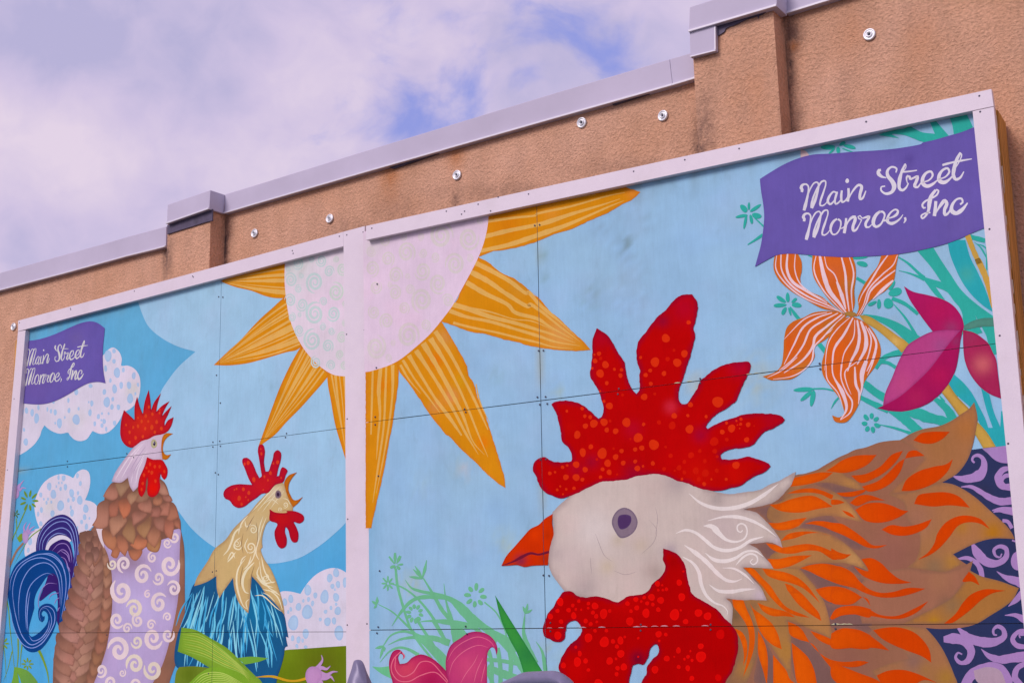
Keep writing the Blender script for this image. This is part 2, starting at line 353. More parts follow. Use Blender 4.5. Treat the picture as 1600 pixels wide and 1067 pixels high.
    def petals(s, tile, x, y, r0, r1, n, w, col, a0=0.0, sq=0.9):
        for i in range(n):
            a = a0 + 2 * math.pi * i / n; l = (r1 - r0) * random.uniform(.85, 1.1)
            cx, cy = x + math.cos(a) * (r0 + l/2) * sq, y + math.sin(a) * (r0 + l/2)
            s.ell(tile, cx, cy, l / 2, w / 2, col, rot=math.degrees(math.atan2(math.sin(a), math.cos(a) * sq)), n=12)
    def done(s):
        if not s.F: return None
        V = np.array(s.V); bm = bmesh.new(); cl = bm.verts.layers.float_color.new('Col')
        vs = []
        for v, c_ in zip(s.V, s.C):
            q = bm.verts.new(v); q[cl] = (*map(float, c_), 1.0); vs.append(q)
        for f in s.F:
            try: bm.faces.new([vs[i] for i in f])
            except ValueError: pass
        if V[:, 1].min() < -1.2: bmesh.ops.bisect_plane(bm, geom=bm.verts[:] + bm.edges[:] + bm.faces[:], dist=1e-7, plane_co=(0, -1.2, 0), plane_no=(0, 1, 0), clear_inner=True)
        for (p, d, nn, gap) in s.M.seams:
            dist = (V[:, :2] - p) @ nn
            if dist.min() < -gap and dist.max() > gap or (abs(dist).min() < gap):
                for sg in (-1, 1):
                    bmesh.ops.bisect_plane(bm, geom=bm.verts[:] + bm.edges[:] + bm.faces[:], dist=1e-7, plane_co=(p[0] + nn[0]*gap*sg, p[1] + nn[1]*gap*sg, 0), plane_no=(nn[0], nn[1], 0))
                dl = [f for f in bm.faces if abs((np.array(f.calc_center_median()[:2]) - p) @ nn) < gap * 0.98]
                bmesh.ops.delete(bm, geom=dl, context='FACES')
        me = bpy.data.meshes.new(s.name); bm.to_mesh(me); bm.free()
        par = s.parent
        while par is not None and par.parent is not None and par.parent != s.M.root: par = par.parent     # never a fourth level
        o = link(me, s.name, 'mural_paint', par or s.M.root); s.M.w += 0.000008
        if s.label: o['label'] = s.label
        return o
class Gm(G):
    """like G, but every stroke, swirl or shape becomes a part of its own"""
    kids = 0
    def add(s, vp, tris, C):
        G.add(s, vp, tris, C); G.done(s); s.V, s.F, s.C = [], [], []
    def done(s): return {}
def seamline(pl, a, b_, gap):
    q = pl.uv(np.array([a, b_])); d = q[1] - q[0]; d /= np.hypot(*d); return (q[0], d, np.array([-d[1], d[0]]), gap)
def isect(l1, l2):
    A = np.array([l1[1], -l2[1]]).T; t = np.linalg.solve(A, l2[0] - l1[0]); return l1[0] + l1[1] * t[0]
def panels(M, hl, vl, colf, name='plywood_panel'):
    """hl horizontal lines top..bottom, vl vertical lines left..right, panels between them with a real joint"""
    for i in range(len(hl) - 1):
        for j in range(len(vl) - 1):
            c = [isect(hl[i+1], vl[j]), isect(hl[i+1], vl[j+1]), isect(hl[i], vl[j+1]), isect(hl[i], vl[j])]; c = [np.array(q) for q in c]
            e = 0.0022; c[0] += (e, e); c[1] += (-e, e); c[2] += (-e, -e); c[3] += (e, -e)
            nx, ny = 60, 34; V, F = [], []
            for b_ in range(ny + 1):
                for a in range(nx + 1):
                    s_, t = a / nx, b_ / ny; q = (c[0]*(1-s_) + c[1]*s_)*(1-t) + (c[3]*(1-s_) + c[2]*s_)*t; V.append((q[0], q[1], 0.0))
            for b_ in range(ny):
                for a in range(nx): k = b_*(nx+1)+a; F.append((k, k+1, k+nx+2, k+nx+1))
            uv = np.array(V)[:, :2]; px = M.pl.px(uv); C = colf(px, uv, M)
            rim = [*range(nx+1), *[r_*(nx+1)+nx for r_ in range(1, ny+1)], *[ny*(nx+1)+a for a in range(nx-1, -1, -1)], *[r_*(nx+1) for r_ in range(ny-1, 0, -1)]]
            o = len(V)
            for k in rim: V.append((V[k][0], V[k][1], -0.012))
            for k in range(len(rim)): k2 = (k+1) % len(rim); F.append((rim[k], o+k, o+k2, rim[k2]))
            F.append(tuple(reversed(range(o, o+len(rim)))))
            C = np.vstack([C, np.tile(alb((120, 95, 70)), (len(rim), 1))]); mesh_obj(name, V, F, 'mural_paint', M.root, C)
def boards(M, quads, name='frame_board', w1=0.038):
    for q in quads:
        P, cor, k = parse(q); uv = M.pl.uv(P, w1); bm_obj(name, prism(uv, 0.0, w1, 0.0012), 'white_board', M.root)
def screws(M, spec, w, name='screw_heads'):
    V, F = [], []
    for t in spec.split():
        if ',' not in t: tile = t; continue
        x, y = map(float, t.split(',')); ox, oy, k = TILES[tile]; q = M.pl.uv([(ox + x/k, oy + y/k)], w)[0]
        vs, fs = lathe([(0.0052, w - 0.001), (0.0046, w + 0.0012), (0.0022, w + 0.0015)], 8); o = len(V)
        V += [(v[0] + q[0], v[1] + q[1], v[2]) for v in vs]; F += [tuple(i + o for i in f) for f in fs]
    o = mesh_obj(name, V, F, 'screw_metal', M.root); o['kind'] = 'stuff'
    return o
#@@BUILD@@
# ================================================================== ground
me_v = [(-400, -400, 0), (400, -400, 0), (400, 400, 0), (-400, 400, 0)]
g = mesh_obj('ground', me_v, [(0, 1, 2, 3)], 'asphalt'); g['kind'] = 'structure'
# ================================================================== building
bld = empty('stucco_building', 'tan stucco building wall with stepped metal coping behind the two murals', 'building', mat=PW.matrix())
def wuv(x, y, w=0.0): return PW.uv([(x, y)], w)[0]
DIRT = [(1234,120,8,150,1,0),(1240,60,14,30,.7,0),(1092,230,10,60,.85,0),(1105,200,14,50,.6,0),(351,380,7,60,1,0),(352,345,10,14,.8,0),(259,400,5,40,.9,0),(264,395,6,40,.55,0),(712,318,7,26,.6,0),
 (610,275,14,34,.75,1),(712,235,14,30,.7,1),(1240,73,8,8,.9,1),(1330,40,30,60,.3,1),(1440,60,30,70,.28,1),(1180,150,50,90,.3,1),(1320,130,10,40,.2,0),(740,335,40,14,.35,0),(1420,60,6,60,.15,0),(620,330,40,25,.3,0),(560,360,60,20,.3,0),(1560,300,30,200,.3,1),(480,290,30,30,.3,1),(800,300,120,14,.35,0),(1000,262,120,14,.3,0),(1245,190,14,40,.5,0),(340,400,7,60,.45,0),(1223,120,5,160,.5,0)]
def wall_cols(V, w):
    px = PW.px(np.array(V)[:, :2], w); C = np.zeros((len(V), 3))
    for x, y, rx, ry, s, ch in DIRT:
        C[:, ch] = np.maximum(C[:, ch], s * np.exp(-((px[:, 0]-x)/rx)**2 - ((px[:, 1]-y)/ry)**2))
    return C
def slab(name, u0, u1, t0, t1, w0, w1, parent, step=0.045, v0=0.0):
    """upright slab, front face gridded; t0,t1 heights of its top at both ends; edges eased"""
    vlow = 2.9; nu = max(2, int((u1-u0)/step)); V, F = [], []; nv = int((max(t0, t1)-vlow)/step)
    rows = [v0 - 0.3] + [None]*(nv+1)
    for j in range(nv + 2):
        for i in range(nu + 1):
            s_ = i/nu; top = t0*(1-s_)+t1*s_; v = v0 if j == 0 else vlow + (top-vlow)*(j-1)/nv; V.append((u0+(u1-u0)*s_, v, w1))
    for j in range(nv + 1):
        for i in range(nu): k = j*(nu+1)+i; F.append((k, k+1, k+nu+2, k+nu+1))
    C = wall_cols(V, w1); n = nu+1
    rim = [*range(n), *[r_*n+nu for r_ in range(1, nv+2)], *[(nv+1)*n+a for a in range(nu-1, -1, -1)], *[r_*n for r_ in range(nv, 0, -1)]]; o = len(V)
    mid = o + len(rim); extra = [C]
    for k in rim: V.append((V[k][0], V[k][1], w0))
    extra.append(C[rim])
    for k in range(len(rim)): k2 = (k+1) % len(rim); F.append((rim[k], o+k, o+k2, rim[k2]))
    F.append(tuple(reversed(range(o, o+len(rim)))))
    return mesh_obj(name, V, F, 'stucco', parent, np.vstack(extra))
PILW = 0.14
uA = wuv(260.5, 400, PILW); uB = wuv(329, 345, PILW); uC = wuv(1086.5, 150, PILW); uD = wuv(1214.5, 110, PILW)
h1a = wuv(0, 452)[1]; h1b = wuv(260, 384)[1]; h2a = wuv(351, 330)[1]; h2b = wuv(1085, 118)[1]; h3 = wuv(1231, 15)[1]
slope1 = (h1b-h1a)/(wuv(260,384)[0]-wuv(0,452)[0])
um1 = (uA[0]+uB[0])/2; um2 = (uC[0]+uD[0])/2
slab('wall', um1-9.0, um1, h1b, h1b + 0.02, -0.30, 0, bld, 0.03)
slab('wall', um1+0.001, um2, h2a, h2b, -0.302, 0, bld, .02)
slab('wall', um2+0.001, um2+6.5, h3, h3, -0.304, 0, bld, 0.022)
slab('pilaster', uA[0], uB[0], h2a+0.06, h2a+0.06, 0.001, PILW, bld, .02)
slab('pilaster', uC[0], uD[0], h3+0.04, h3+0.04, 0.001, PILW, bld, .02)
def strip(name, bot, top, w1, w0, mat='coping_metal', hem=True, ext=None):
    Bp = parse(bot)[0]; Tp = parse(top)[0]; b_ = PW.uv(Bp, w1); t = PW.uv(Tp, w1)
    if ext == 'l': b_[0] += (b_[0]-b_[-1])/abs(b_[0][0]-b_[-1][0])*7; t[0] += (t[0]-t[-1])/abs(t[0][0]-t[-1][0])*7
    if ext == 'r': b_[-1][0] += 5; t[-1][0] += 5
    o = bm_obj(name, prism([*b_, *t[::-1]], w0, w1, 0.003), mat, bld)
    if hem:
        hb = [(q[0], q[1]-0.001) for q in b_]; ht = [(q[0], q[1]+0.011) for q in b_]
        bm_obj('coping_hem', prism([*hb, *ht[::-1]], w1-0.004, w1+0.010, 0.0012), 'coping_hem', o)
    return o
strip('coping', 'F1 0,592 800,385 1600,166 F2 300,893 472,848', 'F1 0,375 700,175 1330,0 F2 0,720 478,592', 0.035, -0.36, ext='l')
strip('coping', 'F2 1203,436 1600,318 P 560,273.4 860,188 1051,134.3', 'F2 1203,195 1600,75 P 560,239.6 860,148 1046,93', 0.035, -0.36)
strip('coping', 'P 1051.3,134.3 1087,123.5', 'P 1046.4,92.9 1083,82.5', 0.037, -0.36)
strip('coping', 'P 1229,22.4 1301.9,0 1600,-95', 'P 1229,-24 1301,-47 1600,-146', 0.035, -0.37, ext='r')
strip('coping', 'F2 485,562 1015,377', 'F2 495,322 1030,138', PILW+0.035, 0.036)
strip('coping', 'F5 132,407 1230,84', 'F5 140,95 1230,-255', PILW+0.035, 0.036)
o = strip('coping_flap', 'F5 150,720 470,640', 'F5 138,405 465,318', PILW+0.030, PILW+0.002, hem=False)
q = PW.uv(parse('F5 150,720 470,640')[0], PILW+0.03); q2 = PW.uv(parse('F5 465,318 138,405')[0], PILW+0.03)
bm_obj('coping_hem', prism([(q[0][0], q[0][1]-.001), (q[1][0], q[1][1]-.001), (q[1][0], q[1][1]+.006), (q[0][0], q[0][1]+.006)], PILW+.028, PILW+.036, .001), 'coping_hem', o)
bm_obj('coping_hem', prism([(q[1][0]-.007, q[1][1]+.007), (q[1][0]+.001, q[1][1]+.007), (q2[0][0]+.001, q2[0][1]-.012), (q2[0][0]-.007, q2[0][1]-.012)], PILW+.028, PILW+.036, .001), 'coping_hem', o)
def flash(s, w0, w1): P_, c_, k_ = parse(s); bm_obj('roof_flashing', prism(PW.uv(P_, w1), w0, w1, 0.002), 'roof_membrane', bld)
flash('F2 488,575 620,530 1055,372 1052,520 950,545 760,605 600,655 490,690', PILW+0.001, PILW+0.012)
flash('F5 476,330 1130,130 1050,180 1005,200 1000,238 985,205 850,245 760,290 690,322 640,335 590,362 575,400 540,425 490,455', PILW+0.001, PILW+0.009)
flash('P 606,261 640,249 726,226 614,264', 0.001, 0.016); flash('P 955,162.5 1030,140 1026,143 958,164.5', 0.001, 0.018); flash('P 575,270 606,261 600,264.5 580,270', 0.001, 0.01)
for (x, y) in ((19, 510), (395.5, 364), (513, 341), (712, 273), (907, 191), (1034, 180), (1357, 53)):
    u, v = wuv(x, y, 0.02); o_ = bpy.data.objects.new('anchor_plate', None)
    vs, fs = lathe([(0.0325, 0.0), (0.0325, 0.006), (0.030, 0.009), (0.025, 0.0095), (0.0235, 0.006), (0.0195, 0.0055), (0.018, 0.009), (0.0155, 0.013), (0.0115, 0.0135), (0.0105, 0.010), (0.0085, 0.0095), (0.0075, 0.006)], 32)
    tilt = Matrix.Translation((u, v, 0.004)) @ Matrix.Rotation(random.uniform(-.10, .10), 4, random.choice('XY'))
    a = mesh_obj('anchor_plate', vs, fs, 'plate_metal', bld, smooth=True); a.matrix_local = tilt
    vs, fs = lathe([(0.0072, 0.005), (0.0068, 0.0068)], 12); bb = mesh_obj('bolt_hole', vs, fs, 'dark_hole', a)
# ================================================================== left mural
def put(pl): M_ = pl.matrix(); return M_
rl = empty('left_mural', 'framed roosters mural on the left with small purple flag and half a sun', 'mural', mat=put(PL), group='painted murals on the wall'); del rl['group']; rl.name = 'painted_mural'
rr = empty('painted_mural', 'framed mural on the right with giant red-combed hen head and large purple flag', 'mural', mat=put(PR))
gp = 0.0014
Lmid = seamline(PL, (22.5, 736.3), (538.8, 668.4), gp); Llow = seamline(PL, (0, 988.5), (540, 986.5), gp); Lv = seamline(PL, (346, 440.3), (333, 1000), gp)
Rmid = seamline(PR, (577.8, 659.3), (1553.7, 537.3), gp); Rlow = seamline(PR, (580.6, 983.8), (1600, 973.3), gp); Rv = seamline(PR, (838.8, 320.3), (853.8, 1049), gp)
ML = Mural(PL, rl, [Lmid, Llow, Lv]); MR = Mural(PR, rr, [Rmid, Rlow, Rv])
def nz(px, f, z): return np.array([noise.noise(Vector((p[0]*f, p[1]*f, z))) for p in px])
def nzu(uv, fx, fy, z): return np.array([noise.noise(Vector((p[0]*fx, p[1]*fy, z))) for p in uv])
def stain(C, px, uv, M):
    for (p, d, nn, g_) in M.seams:
        dist = (uv - p) @ nn; n_ = np.clip(nzu(uv, 2.2, 2.2, 1.0) * 1.8 + .1, 0, 1); w_ = np.exp(-(dist / 0.026) ** 2) * n_ * 0.75
        C = C * (1 - w_[:, None]) + alb((160, 156, 138)) * w_[:, None]
    st = np.clip(nzu(uv, 9, .9, 4) * 1.6 - .25, 0, 1) * .12; C = C * (1 - st[:, None]) + alb((105, 125, 140)) * st[:, None]
    return C
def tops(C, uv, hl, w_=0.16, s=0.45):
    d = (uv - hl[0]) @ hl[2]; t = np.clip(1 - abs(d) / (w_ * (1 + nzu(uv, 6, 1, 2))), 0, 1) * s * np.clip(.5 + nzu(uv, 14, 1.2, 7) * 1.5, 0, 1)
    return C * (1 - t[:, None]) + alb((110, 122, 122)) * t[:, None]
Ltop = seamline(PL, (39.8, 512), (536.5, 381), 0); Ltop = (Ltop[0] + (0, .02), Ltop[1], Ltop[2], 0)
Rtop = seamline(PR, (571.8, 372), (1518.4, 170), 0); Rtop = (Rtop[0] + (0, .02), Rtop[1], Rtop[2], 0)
def lcol(px, uv, M):
    C = np.tile(alb((91, 163, 212)), (len(px), 1)); t = np.clip((600 - px[:, 1]) / 150, 0, 1)[:, None] * .45; C = C * (1-t) + alb((112, 168, 206)) * t
    t = np.clip((px[:, 1] - 740) / 200, 0, 1)[:, None]; C = C * (1-t) + alb((78, 160, 218)) * t
    t = np.clip(nz(px, .012, 2) * 1.3 + .1, 0, 1)[:, None] * .22; C = C*(1-t) + alb((104, 172, 214)) * t
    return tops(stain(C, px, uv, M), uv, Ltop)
def rcol(px, uv, M):
    C = np.tile(alb((149, 183, 222)), (len(px), 1)); t = np.clip(nz(px, .009, 5) * 1.6 + .2, 0, 1)[:, None] * .35; C = C*(1-t) + alb((156, 186, 214)) * t
    t = np.clip(nz(px, .02, 8) * 1.8, 0, 1)[:, None] * .3; C = C*(1-t) + alb((142, 176, 224)) * t
    for x, y, r_, s, cc in ((978,382,13,.5,(118,138,150)),(945,350,30,.25,(130,150,175)),(988,430,26,.25,(130,150,170)),(1010,345,16,.2,(125,148,170)),(930,465,22,.3,(130,155,165)),(992,475,30,.2,(130,150,175)),(845,400,8,.5,(125,150,150)),(848,430,7,.45,(125,150,150)),(725,730,16,.35,(160,180,185)),(790,845,16,.4,(165,178,170)),(728,735,10,.3,(195,180,205)),(660,760,20,.2,(150,175,190)),(775,585,10,.3,(130,160,165)),(870,612,10,.3,(165,175,150)),(1005,290,30,.35,(140,165,190)),(800,860,10,.35,(170,178,165)),(1400,515,16,.35,(170,180,185)),(1090,600,14,.5,(190,185,170)),(1180,590,30,.4,(178,182,170)),(895,1040,22,.5,(170,185,175)),(858,1010,8,.5,(165,180,160)),(640,915,18,.4,(175,185,150))):
        w_ = np.exp(-((px[:, 0]-x)**2 + (px[:, 1]-y)**2) / (r_*r_*1.3)) * min(1, s * 1.5) * np.clip(.6 + nz(px, .09, 1) * 1.3 + nz(px, .3, 4) * .8, 0, 1.2); C = C*(1-w_[:, None]) + alb(cc)*w_[:, None]
    t = np.clip(1 - (px[:, 0] - 578) / 25, 0, 1)[:, None] * .4 * (px[:, 1:2] > 600); C = C*(1-t) + alb((110, 165, 205)) * t
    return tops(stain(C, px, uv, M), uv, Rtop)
def vl(pl, x1, y1, x2, y2): return seamline(pl, (x1, y1), (x2, y2), 0)
Lbot = (np.array([0, -1.22]), np.array([1., 0]), np.array([0, 1.]), 0); Rbot = Lbot
Ll, Lr = vl(PL, 32, 516, -6, 989), vl(PL, 545, 385, 549, 1067)
Rl, Rr = vl(PR, 573.5, 375, 577, 1067), vl(PR, 1526, 174, 1606, 956)
panels(ML, [Ltop, Lmid, Llow, Lbot], [Ll, Lv, Lr], lcol)
panels(MR, [Rtop, Rmid, Rlow, Rbot], [Rl, Rv, Rr], rcol)
for M_, l_, r_, t_ in ((ML, Ll, Lr, Ltop), (MR, Rl, Rr, Rtop)):
    c = [isect(Lbot, l_) + (.01, .01), isect(Lbot, r_) + (-.01, .01), isect(t_, r_) - (.01, .01), isect(t_, l_) + (.01, -.01)]
    bm_obj('backing_sheet', prism(c, -0.022, -0.0121), 'backing', M_.root)
    for k in range(5):   # timber framing between the panels and the stucco
        u = c[0][0] + 0.02 + (c[1][0] - c[0][0] - .13) * k / 4
        bm_obj('framing_timber', prism([(u, -1.2), (u+.09, -1.2), (u+.09, 2.3), (u, 2.3)], -0.11, -0.0225, .002), 'raw_timber', M_.root)
boards(ML, ['P 28.2,501 572.0,352.7 571.7,353 536.5,384.6 39.8,515.4 28,518.5'][:0] + ['P 28.2,501 536.2,362.4 536.5,384.9 28,517.6', 'P 536.4,362.3 569.7,353.3 571.8,480 576,680 580.2,1067 541,1067 540.2,800 539.2,600'])
M_ = ML; z0 = -1.28
def legs(M, xs):   # boards running on down below the picture
    tl, tr, bl, br = [M.pl.uv([p], .038)[0] for p in xs]
    dl = (bl - tl) / (tl[1] - bl[1]); dr = (br - tr) / (tr[1] - br[1])
    bl = bl + dl * (bl[1] - z0); br = br + dr * (br[1] - z0); bm_obj('frame_board', prism([tl, bl, br, tr], 0.0, 0.038, .0012), 'white_board', M.root); return tl, tr, bl, br
legs(ML, [(28, 518.0), (39.8, 516.0), (0, 830), (0, 989)])
legs(ML, [(541, 1067.5), (580.2, 1067.5), (541.2, 1110), (580.8, 1110)])
boards(MR, ['P 571.9,353.2 1548.9,139.4 1552.6,166.2 571.9,375.2'])
rt = legs(MR, [(1519.6, 174.2), (1552.7, 167.2), (1584, 820), (1614, 820)])
zb = [isect(Lbot, Ll), isect(Lbot, Lr)]
bm_obj('frame_board', prism([zb[0]+(.08,-.05), zb[1]+(-.2,-.05), zb[1]+(-.2,.04), zb[0]+(.08,.04)], 0.0, .038, .001), 'white_board', rl)
zb = [isect(Lbot, Rl), isect(Lbot, Rr)]
bm_obj('frame_board', prism([zb[0]+(.02,-.05), zb[1]+(-.1,-.05), zb[1]+(-.1,.04), zb[0]+(.02,.04)], 0.0, .038, .001), 'white_board', rr)
# weathered side timbers of the right mural, edge on to the street
ur_t, ur_b = rt[1], rt[2+1]
def side_plank(w0, w1, du, mat, wob=0.0):
    V, F = [], []; n = 60
    for i in range(n + 1):
        t = i / n; u = ur_t[0]*(1-t) + ur_b[0]*t; v = (ur_t[1]+.02)*(1-t) + ur_b[1]*t; j = wob * noise.noise(Vector((t*14, w0*9, 1)))
        for (a, b_) in ((du-.045, w0), (du-.045, w1), (du+j, w1), (du+j, w0)): V.append((u+a, v, b_))
    for i in range(n):
        for k in range(4): k2 = (k+1) % 4; F.append((i*4+k, i*4+k2, i*4+4+k2, i*4+4+k))
    F += [(3, 2, 1, 0), tuple(n*4+k for k in range(4))]; return mesh_obj('side_timber', V, F, mat, rr)
side_plank(-0.062, -0.0005, -0.006, 'raw_timber', .004); side_plank(-0.155, -0.064, -0.001, 'raw_timber', .003); side_plank(-0.262, -0.157, -0.003, 'raw_timber', .003)
V, F = [], []
for k in range(34):
    t = (k + random.uniform(.1, .9)) / 34; h = random.uniform(.03, .13); wv = random.uniform(-.045, -.016); ww = random.uniform(.014, .034)
    u = ur_t[0]*(1-t) + ur_b[0]*t - .006 + .003; v = ur_t[1]*(1-t) + ur_b[1]*t; o_ = len(V)
    for a, b_ in ((0, 0), (1, .1), (.9, .7), (.5, 1), (.1, .8)): V.append((u, v - h*b_, wv + ww*(a-.5)))
    F.append((o_, o_+1, o_+2, o_+3, o_+4))
dp = mesh_obj('paint_drips', V, F, 'timber_paint', rr); dp['kind'] = 'stuff'
screws(ML, 'A2 560,215 560,260 1055,152 1113,183 A5 280,483 280,523 337,475 342,516 893,410 885,443 342,157 300,737 325,752 A4 328,340 363,343 310,993 A3 890,663 A6 207,372 231,365 183,1006', 0.0034)
screws(MR, 'B2 148,503 138,913 138,977 883,848 893,873 1490,748 1510,810 1558,745 1572,803 1500,362 1540,360 B1 155,873 1468,386 1508,380 B3 165,338 B4 175,130 163,597 153,648 892,592 903,655 1540,167 1587,170 B6 783,892 775,937 1460,808 1460,845 C1 213,563 213,633 967,578 965,628 1548,578 1548,620 C2 1282,255 1287,300 B7 130,522 175,519 C4 1308,572 1308,612', 0.0048)
screws(ML, 'A1 590,20 163,130 118,763 A2 62,288 A4 118,176 1395,652 1543,616 A5 1400,290 1557,287 B2 50,188 63,927 B3 68,650 A6 1053,43 1170,8 1050,703 1173,695 B4 72,571 D6 310,513 303,490 757,358 893,335 695,370 E3' .replace(' E3', '') + ' P 301,431.5 210,455 110,482', 0.038)
screws(MR, 'D5 1170,63 1178,215 83,312 E1 942,508 413,620 1456,955 B1 112,410 733,268 885,268 860,293 1418,125 1102,266 998,210 1165,150 C5 1468,388 D2 1366,888 D6 965,303 P 1070,250 990,268', 0.038)
# ================================================================== left mural: the painting
OR, ORT = (213, 133, 18), (220, 166, 90)
W = (214, 192, 216)
def light_area():
    q = G(ML, 'pale_sky_circle'); q.poly('E1 0,0'.replace('E1 0,0', 'P 213,463! 222,490 232,510 251,527 277,541 305.3,549.4! 279,573 264,592 251,613 243,645 241,690 247,730 258,765 268,785 280,800 300,826 335,854.5 380,874 420,880 440,878.5 468,871 497,854 522,834 541,815 546,805! 546,372! 380,418!'), (156, 190, 225), grads=[('P',330,470,60,(158,190,220),.6),('P',430,830,80,(148,186,230),.6),('P',300,700,60,(158,190,226),.5)], g=9); q.done()
light_area()
CL, CLD = (213, 200, 224), (158, 182, 224)
q = G(ML, 'cloud'); q.poly('A1 860,400 885,368 940,335 990,368 1015,430 1012,488 1060,485 1120,512 1160,570 1170,640 1163,720 1140,790 1090,842 1030,880 1000,935 960,990 900,1042 840,1055 770,1030! A2 747,0 722,32 670,48 620,35 583,0! A1 570,1045 500,1053 440,1035 400,1010 370,982! 345,1030 A2 335,0 290,70 220,130 150,170 115,184! A1 150,780! 300,740', CL, grads=[('A1',1110,680,60,(196,190,180),.6),('A1',640,930,90,(205,200,205),.5),('A1',300,900,200,(205,192,215),.5)], g=8)
o = q.done()
d = G(ML, 'cloud_dots', o); d.dots('A1', '900,405,28,50 950,365,14,20 950,450,14,20 880,510,12,28 975,545,25,45 1028,522,12,20 1115,570,16,30 955,680,20,38 1010,650,16,28 1075,650,18,32 1150,645,10,18 870,705,15,24 1085,760,26,40 1128,720,8,14 890,790,28,42 933,830,14,24 987,832,14,24 765,800,14,24 940,765,12,18 750,878,14,30 655,845,8,16 635,935,30,44 575,860,12,22 570,775,10,20 495,965,22,40 460,875,13,26 425,865,10,18 395,850,8,20 305,925,20,42 268,878,15,30 220,860,14,26 180,865,18,38 320,835,10,22 820,910,13,22 868,950,14,22 790,970,12,20 955,965,14,22 850,885,8,12 905,885,8,12 845,940,8,10 885,1015,10,20 850,985,12,20 200,1020,10,16 460,965,7,12 540,918,7,12 635,705,16,28 755,655,16,18 740,790,6,10 445,785,12,18 920,610,10,20', CLD, (166, 188, 226)); d.dots('A2', '215,55,18,32', CLD, (166, 188, 226)); d.done()['kind'] = 'stuff'
q = G(ML, 'cloud'); q.poly('A2 288,620 288,570 310,490 360,400 430,345 510,322 570,335 610,356! 640,310 690,283 735,300 752,360 745,440 722,510 708,538! 760,550 800,578 818,620 806,690 785,740 740,790 665,825 560,900 420,960 300,1010 215,1010 205,940 232,860 290,785 330,772! 305,710', CL, grads=[('A2',410,590,60,(208,204,204),.6)], g=8); o = q.done()
d = G(ML, 'cloud_dots', o); d.dots('A2', '410,425,18,35 445,490,25,36 530,355,16,26 545,430,15,26 488,350,10,22 505,445,10,18 340,495,13,22 345,620,13,24 318,655,10,20 505,585,28,45 597,480,20,35 665,540,24,36 650,480,9,18 670,400,12,20 645,335,12,22 715,610,24,34 600,645,16,30 437,650,18,28 705,680,14,26 720,760,14,26 680,720,12,20 340,735,14,22 388,560,9,16 400,530,8,14 428,555,8,14 365,530,7,12 570,540,10,18 612,530,13,22 250,880,18,34 235,955,12,22 590,600,8,18 490,395,7,12 515,395,6,11 470,425,6,12 745,690,7,12 645,770,8,16', CLD, (166, 188, 226)); d.done()['kind'] = 'stuff'
q = G(ML, 'cloud'); q.poly('A6 560,700! 630,500 650,492 700,495 757,509! 795,450 850,392 910,358 970,347 1020,362 1060,392! 1060,850! 700,870! 600,870!', CL, g=8, grads=[('A6',760,800,120,(206,190,212),.5)]); o = q.done()
d = G(ML, 'cloud_dots', o); d.dots('A6', '697,540,16,26 745,590,18,24 803,485,23,33 850,518,12,20 808,543,10,15 833,568,10,18 800,622,32,47 713,690,32,48 660,560,14,24 697,605,9,14 775,552,7,12 908,527,26,43 940,410,18,26 980,377,19,28 992,450,14,22 957,462,12,17 1034,437,12,32 980,530,19,27 948,596,9,13 990,615,20,26 914,620,11,13 881,668,9,13 926,682,20,28 967,677,14,22 998,752,29,45 790,757,20,30 745,795,13,22 771,800,8,13 708,786,11,18 735,835,10,14 790,840,12,10 980,573,8,10 972,482,6,8 681,622,7,13', CLD, (170, 192, 228)); d.done()['kind'] = 'stuff'
q = G(ML, 'green_hill'); q.poly('A6 600,880! 660,860 760,852 900,842 1060,832! 1060,2000! 560,2000!', (104, 122, 20), g=8, grads=[('A6',900,960,140,(92,92,22),.6),('A6',680,880,60,(120,140,30),.5)]); q.done()
# sun, left half
q = G(ML, 'sun_ray')
def fan(tile, A, B_, tip, n, w, col, g_, bend=0.0, t1=.93, widths=None):
    ox, oy, k = TILES[tile]; A, B_, T = [np.array([ox + p[0]/k, oy + p[1]/k]) for p in (A, B_, tip)]
    for i in range(n):
        f = (i + .5 + random.uniform(-.18, .18)) / n; s = A*(1-f) + B_*f; e = T + (s - T) * random.uniform(.03, .14)
        mid = (s + e) / 2; mid = mid + (mid - (T*.5 + (A+B_)*.25)) * bend + np.array([random.uniform(-1.2, 1.2), random.uniform(-1.2, 1.2)])
        q1 = s*.75 + e*.25 + (mid - (s+e)/2)*.8; q3 = s*.3 + e*.7 + (mid - (s+e)/2)*.7
        wf = (widths[i % len(widths)] if widths else w * random.uniform(.5, 1.35)) / k
        g_.stroke('', [wf, wf * .9, wf * .62, wf * .3, .25], col, cp=(np.array([s, q1, mid, q3, e]), [False]*5, 1.0))
def ray(M, outline, A, B_, tip, tile, n, w, widths=None, bend=.25, grads=()):
    q = G(M, 'sun_ray'); q.poly(outline, OR, edge=((196, 104, 30), 2.5, .6), g=5, grads=grads); o = q.done()
    s = G(M, 'ray_stripes', o); fan(tile, A, B_, tip, n, w, ORT, s, bend, widths=widths); s.done()
ray(ML, 'A4 345,212! 430,165 600,95 760,50 885,30! 890,352! 850,353 790,350 720,335 600,290 480,262 400,235', (890,90), (890,330), (345,214), 'A4', 5, 26, [12,26,34,12,40])
ray(ML, 'A4 288,908! 400,800 520,690 620,580 700,500 780,430 850,365 890,335! 930,500 985,640 1030,745! 975,785 900,800 780,835 680,865 560,895 400,912', (895,370), (1010,745), (300,903), 'A4', 11, 18, [14,8,20,12,22,10,46,12,14,40,14])
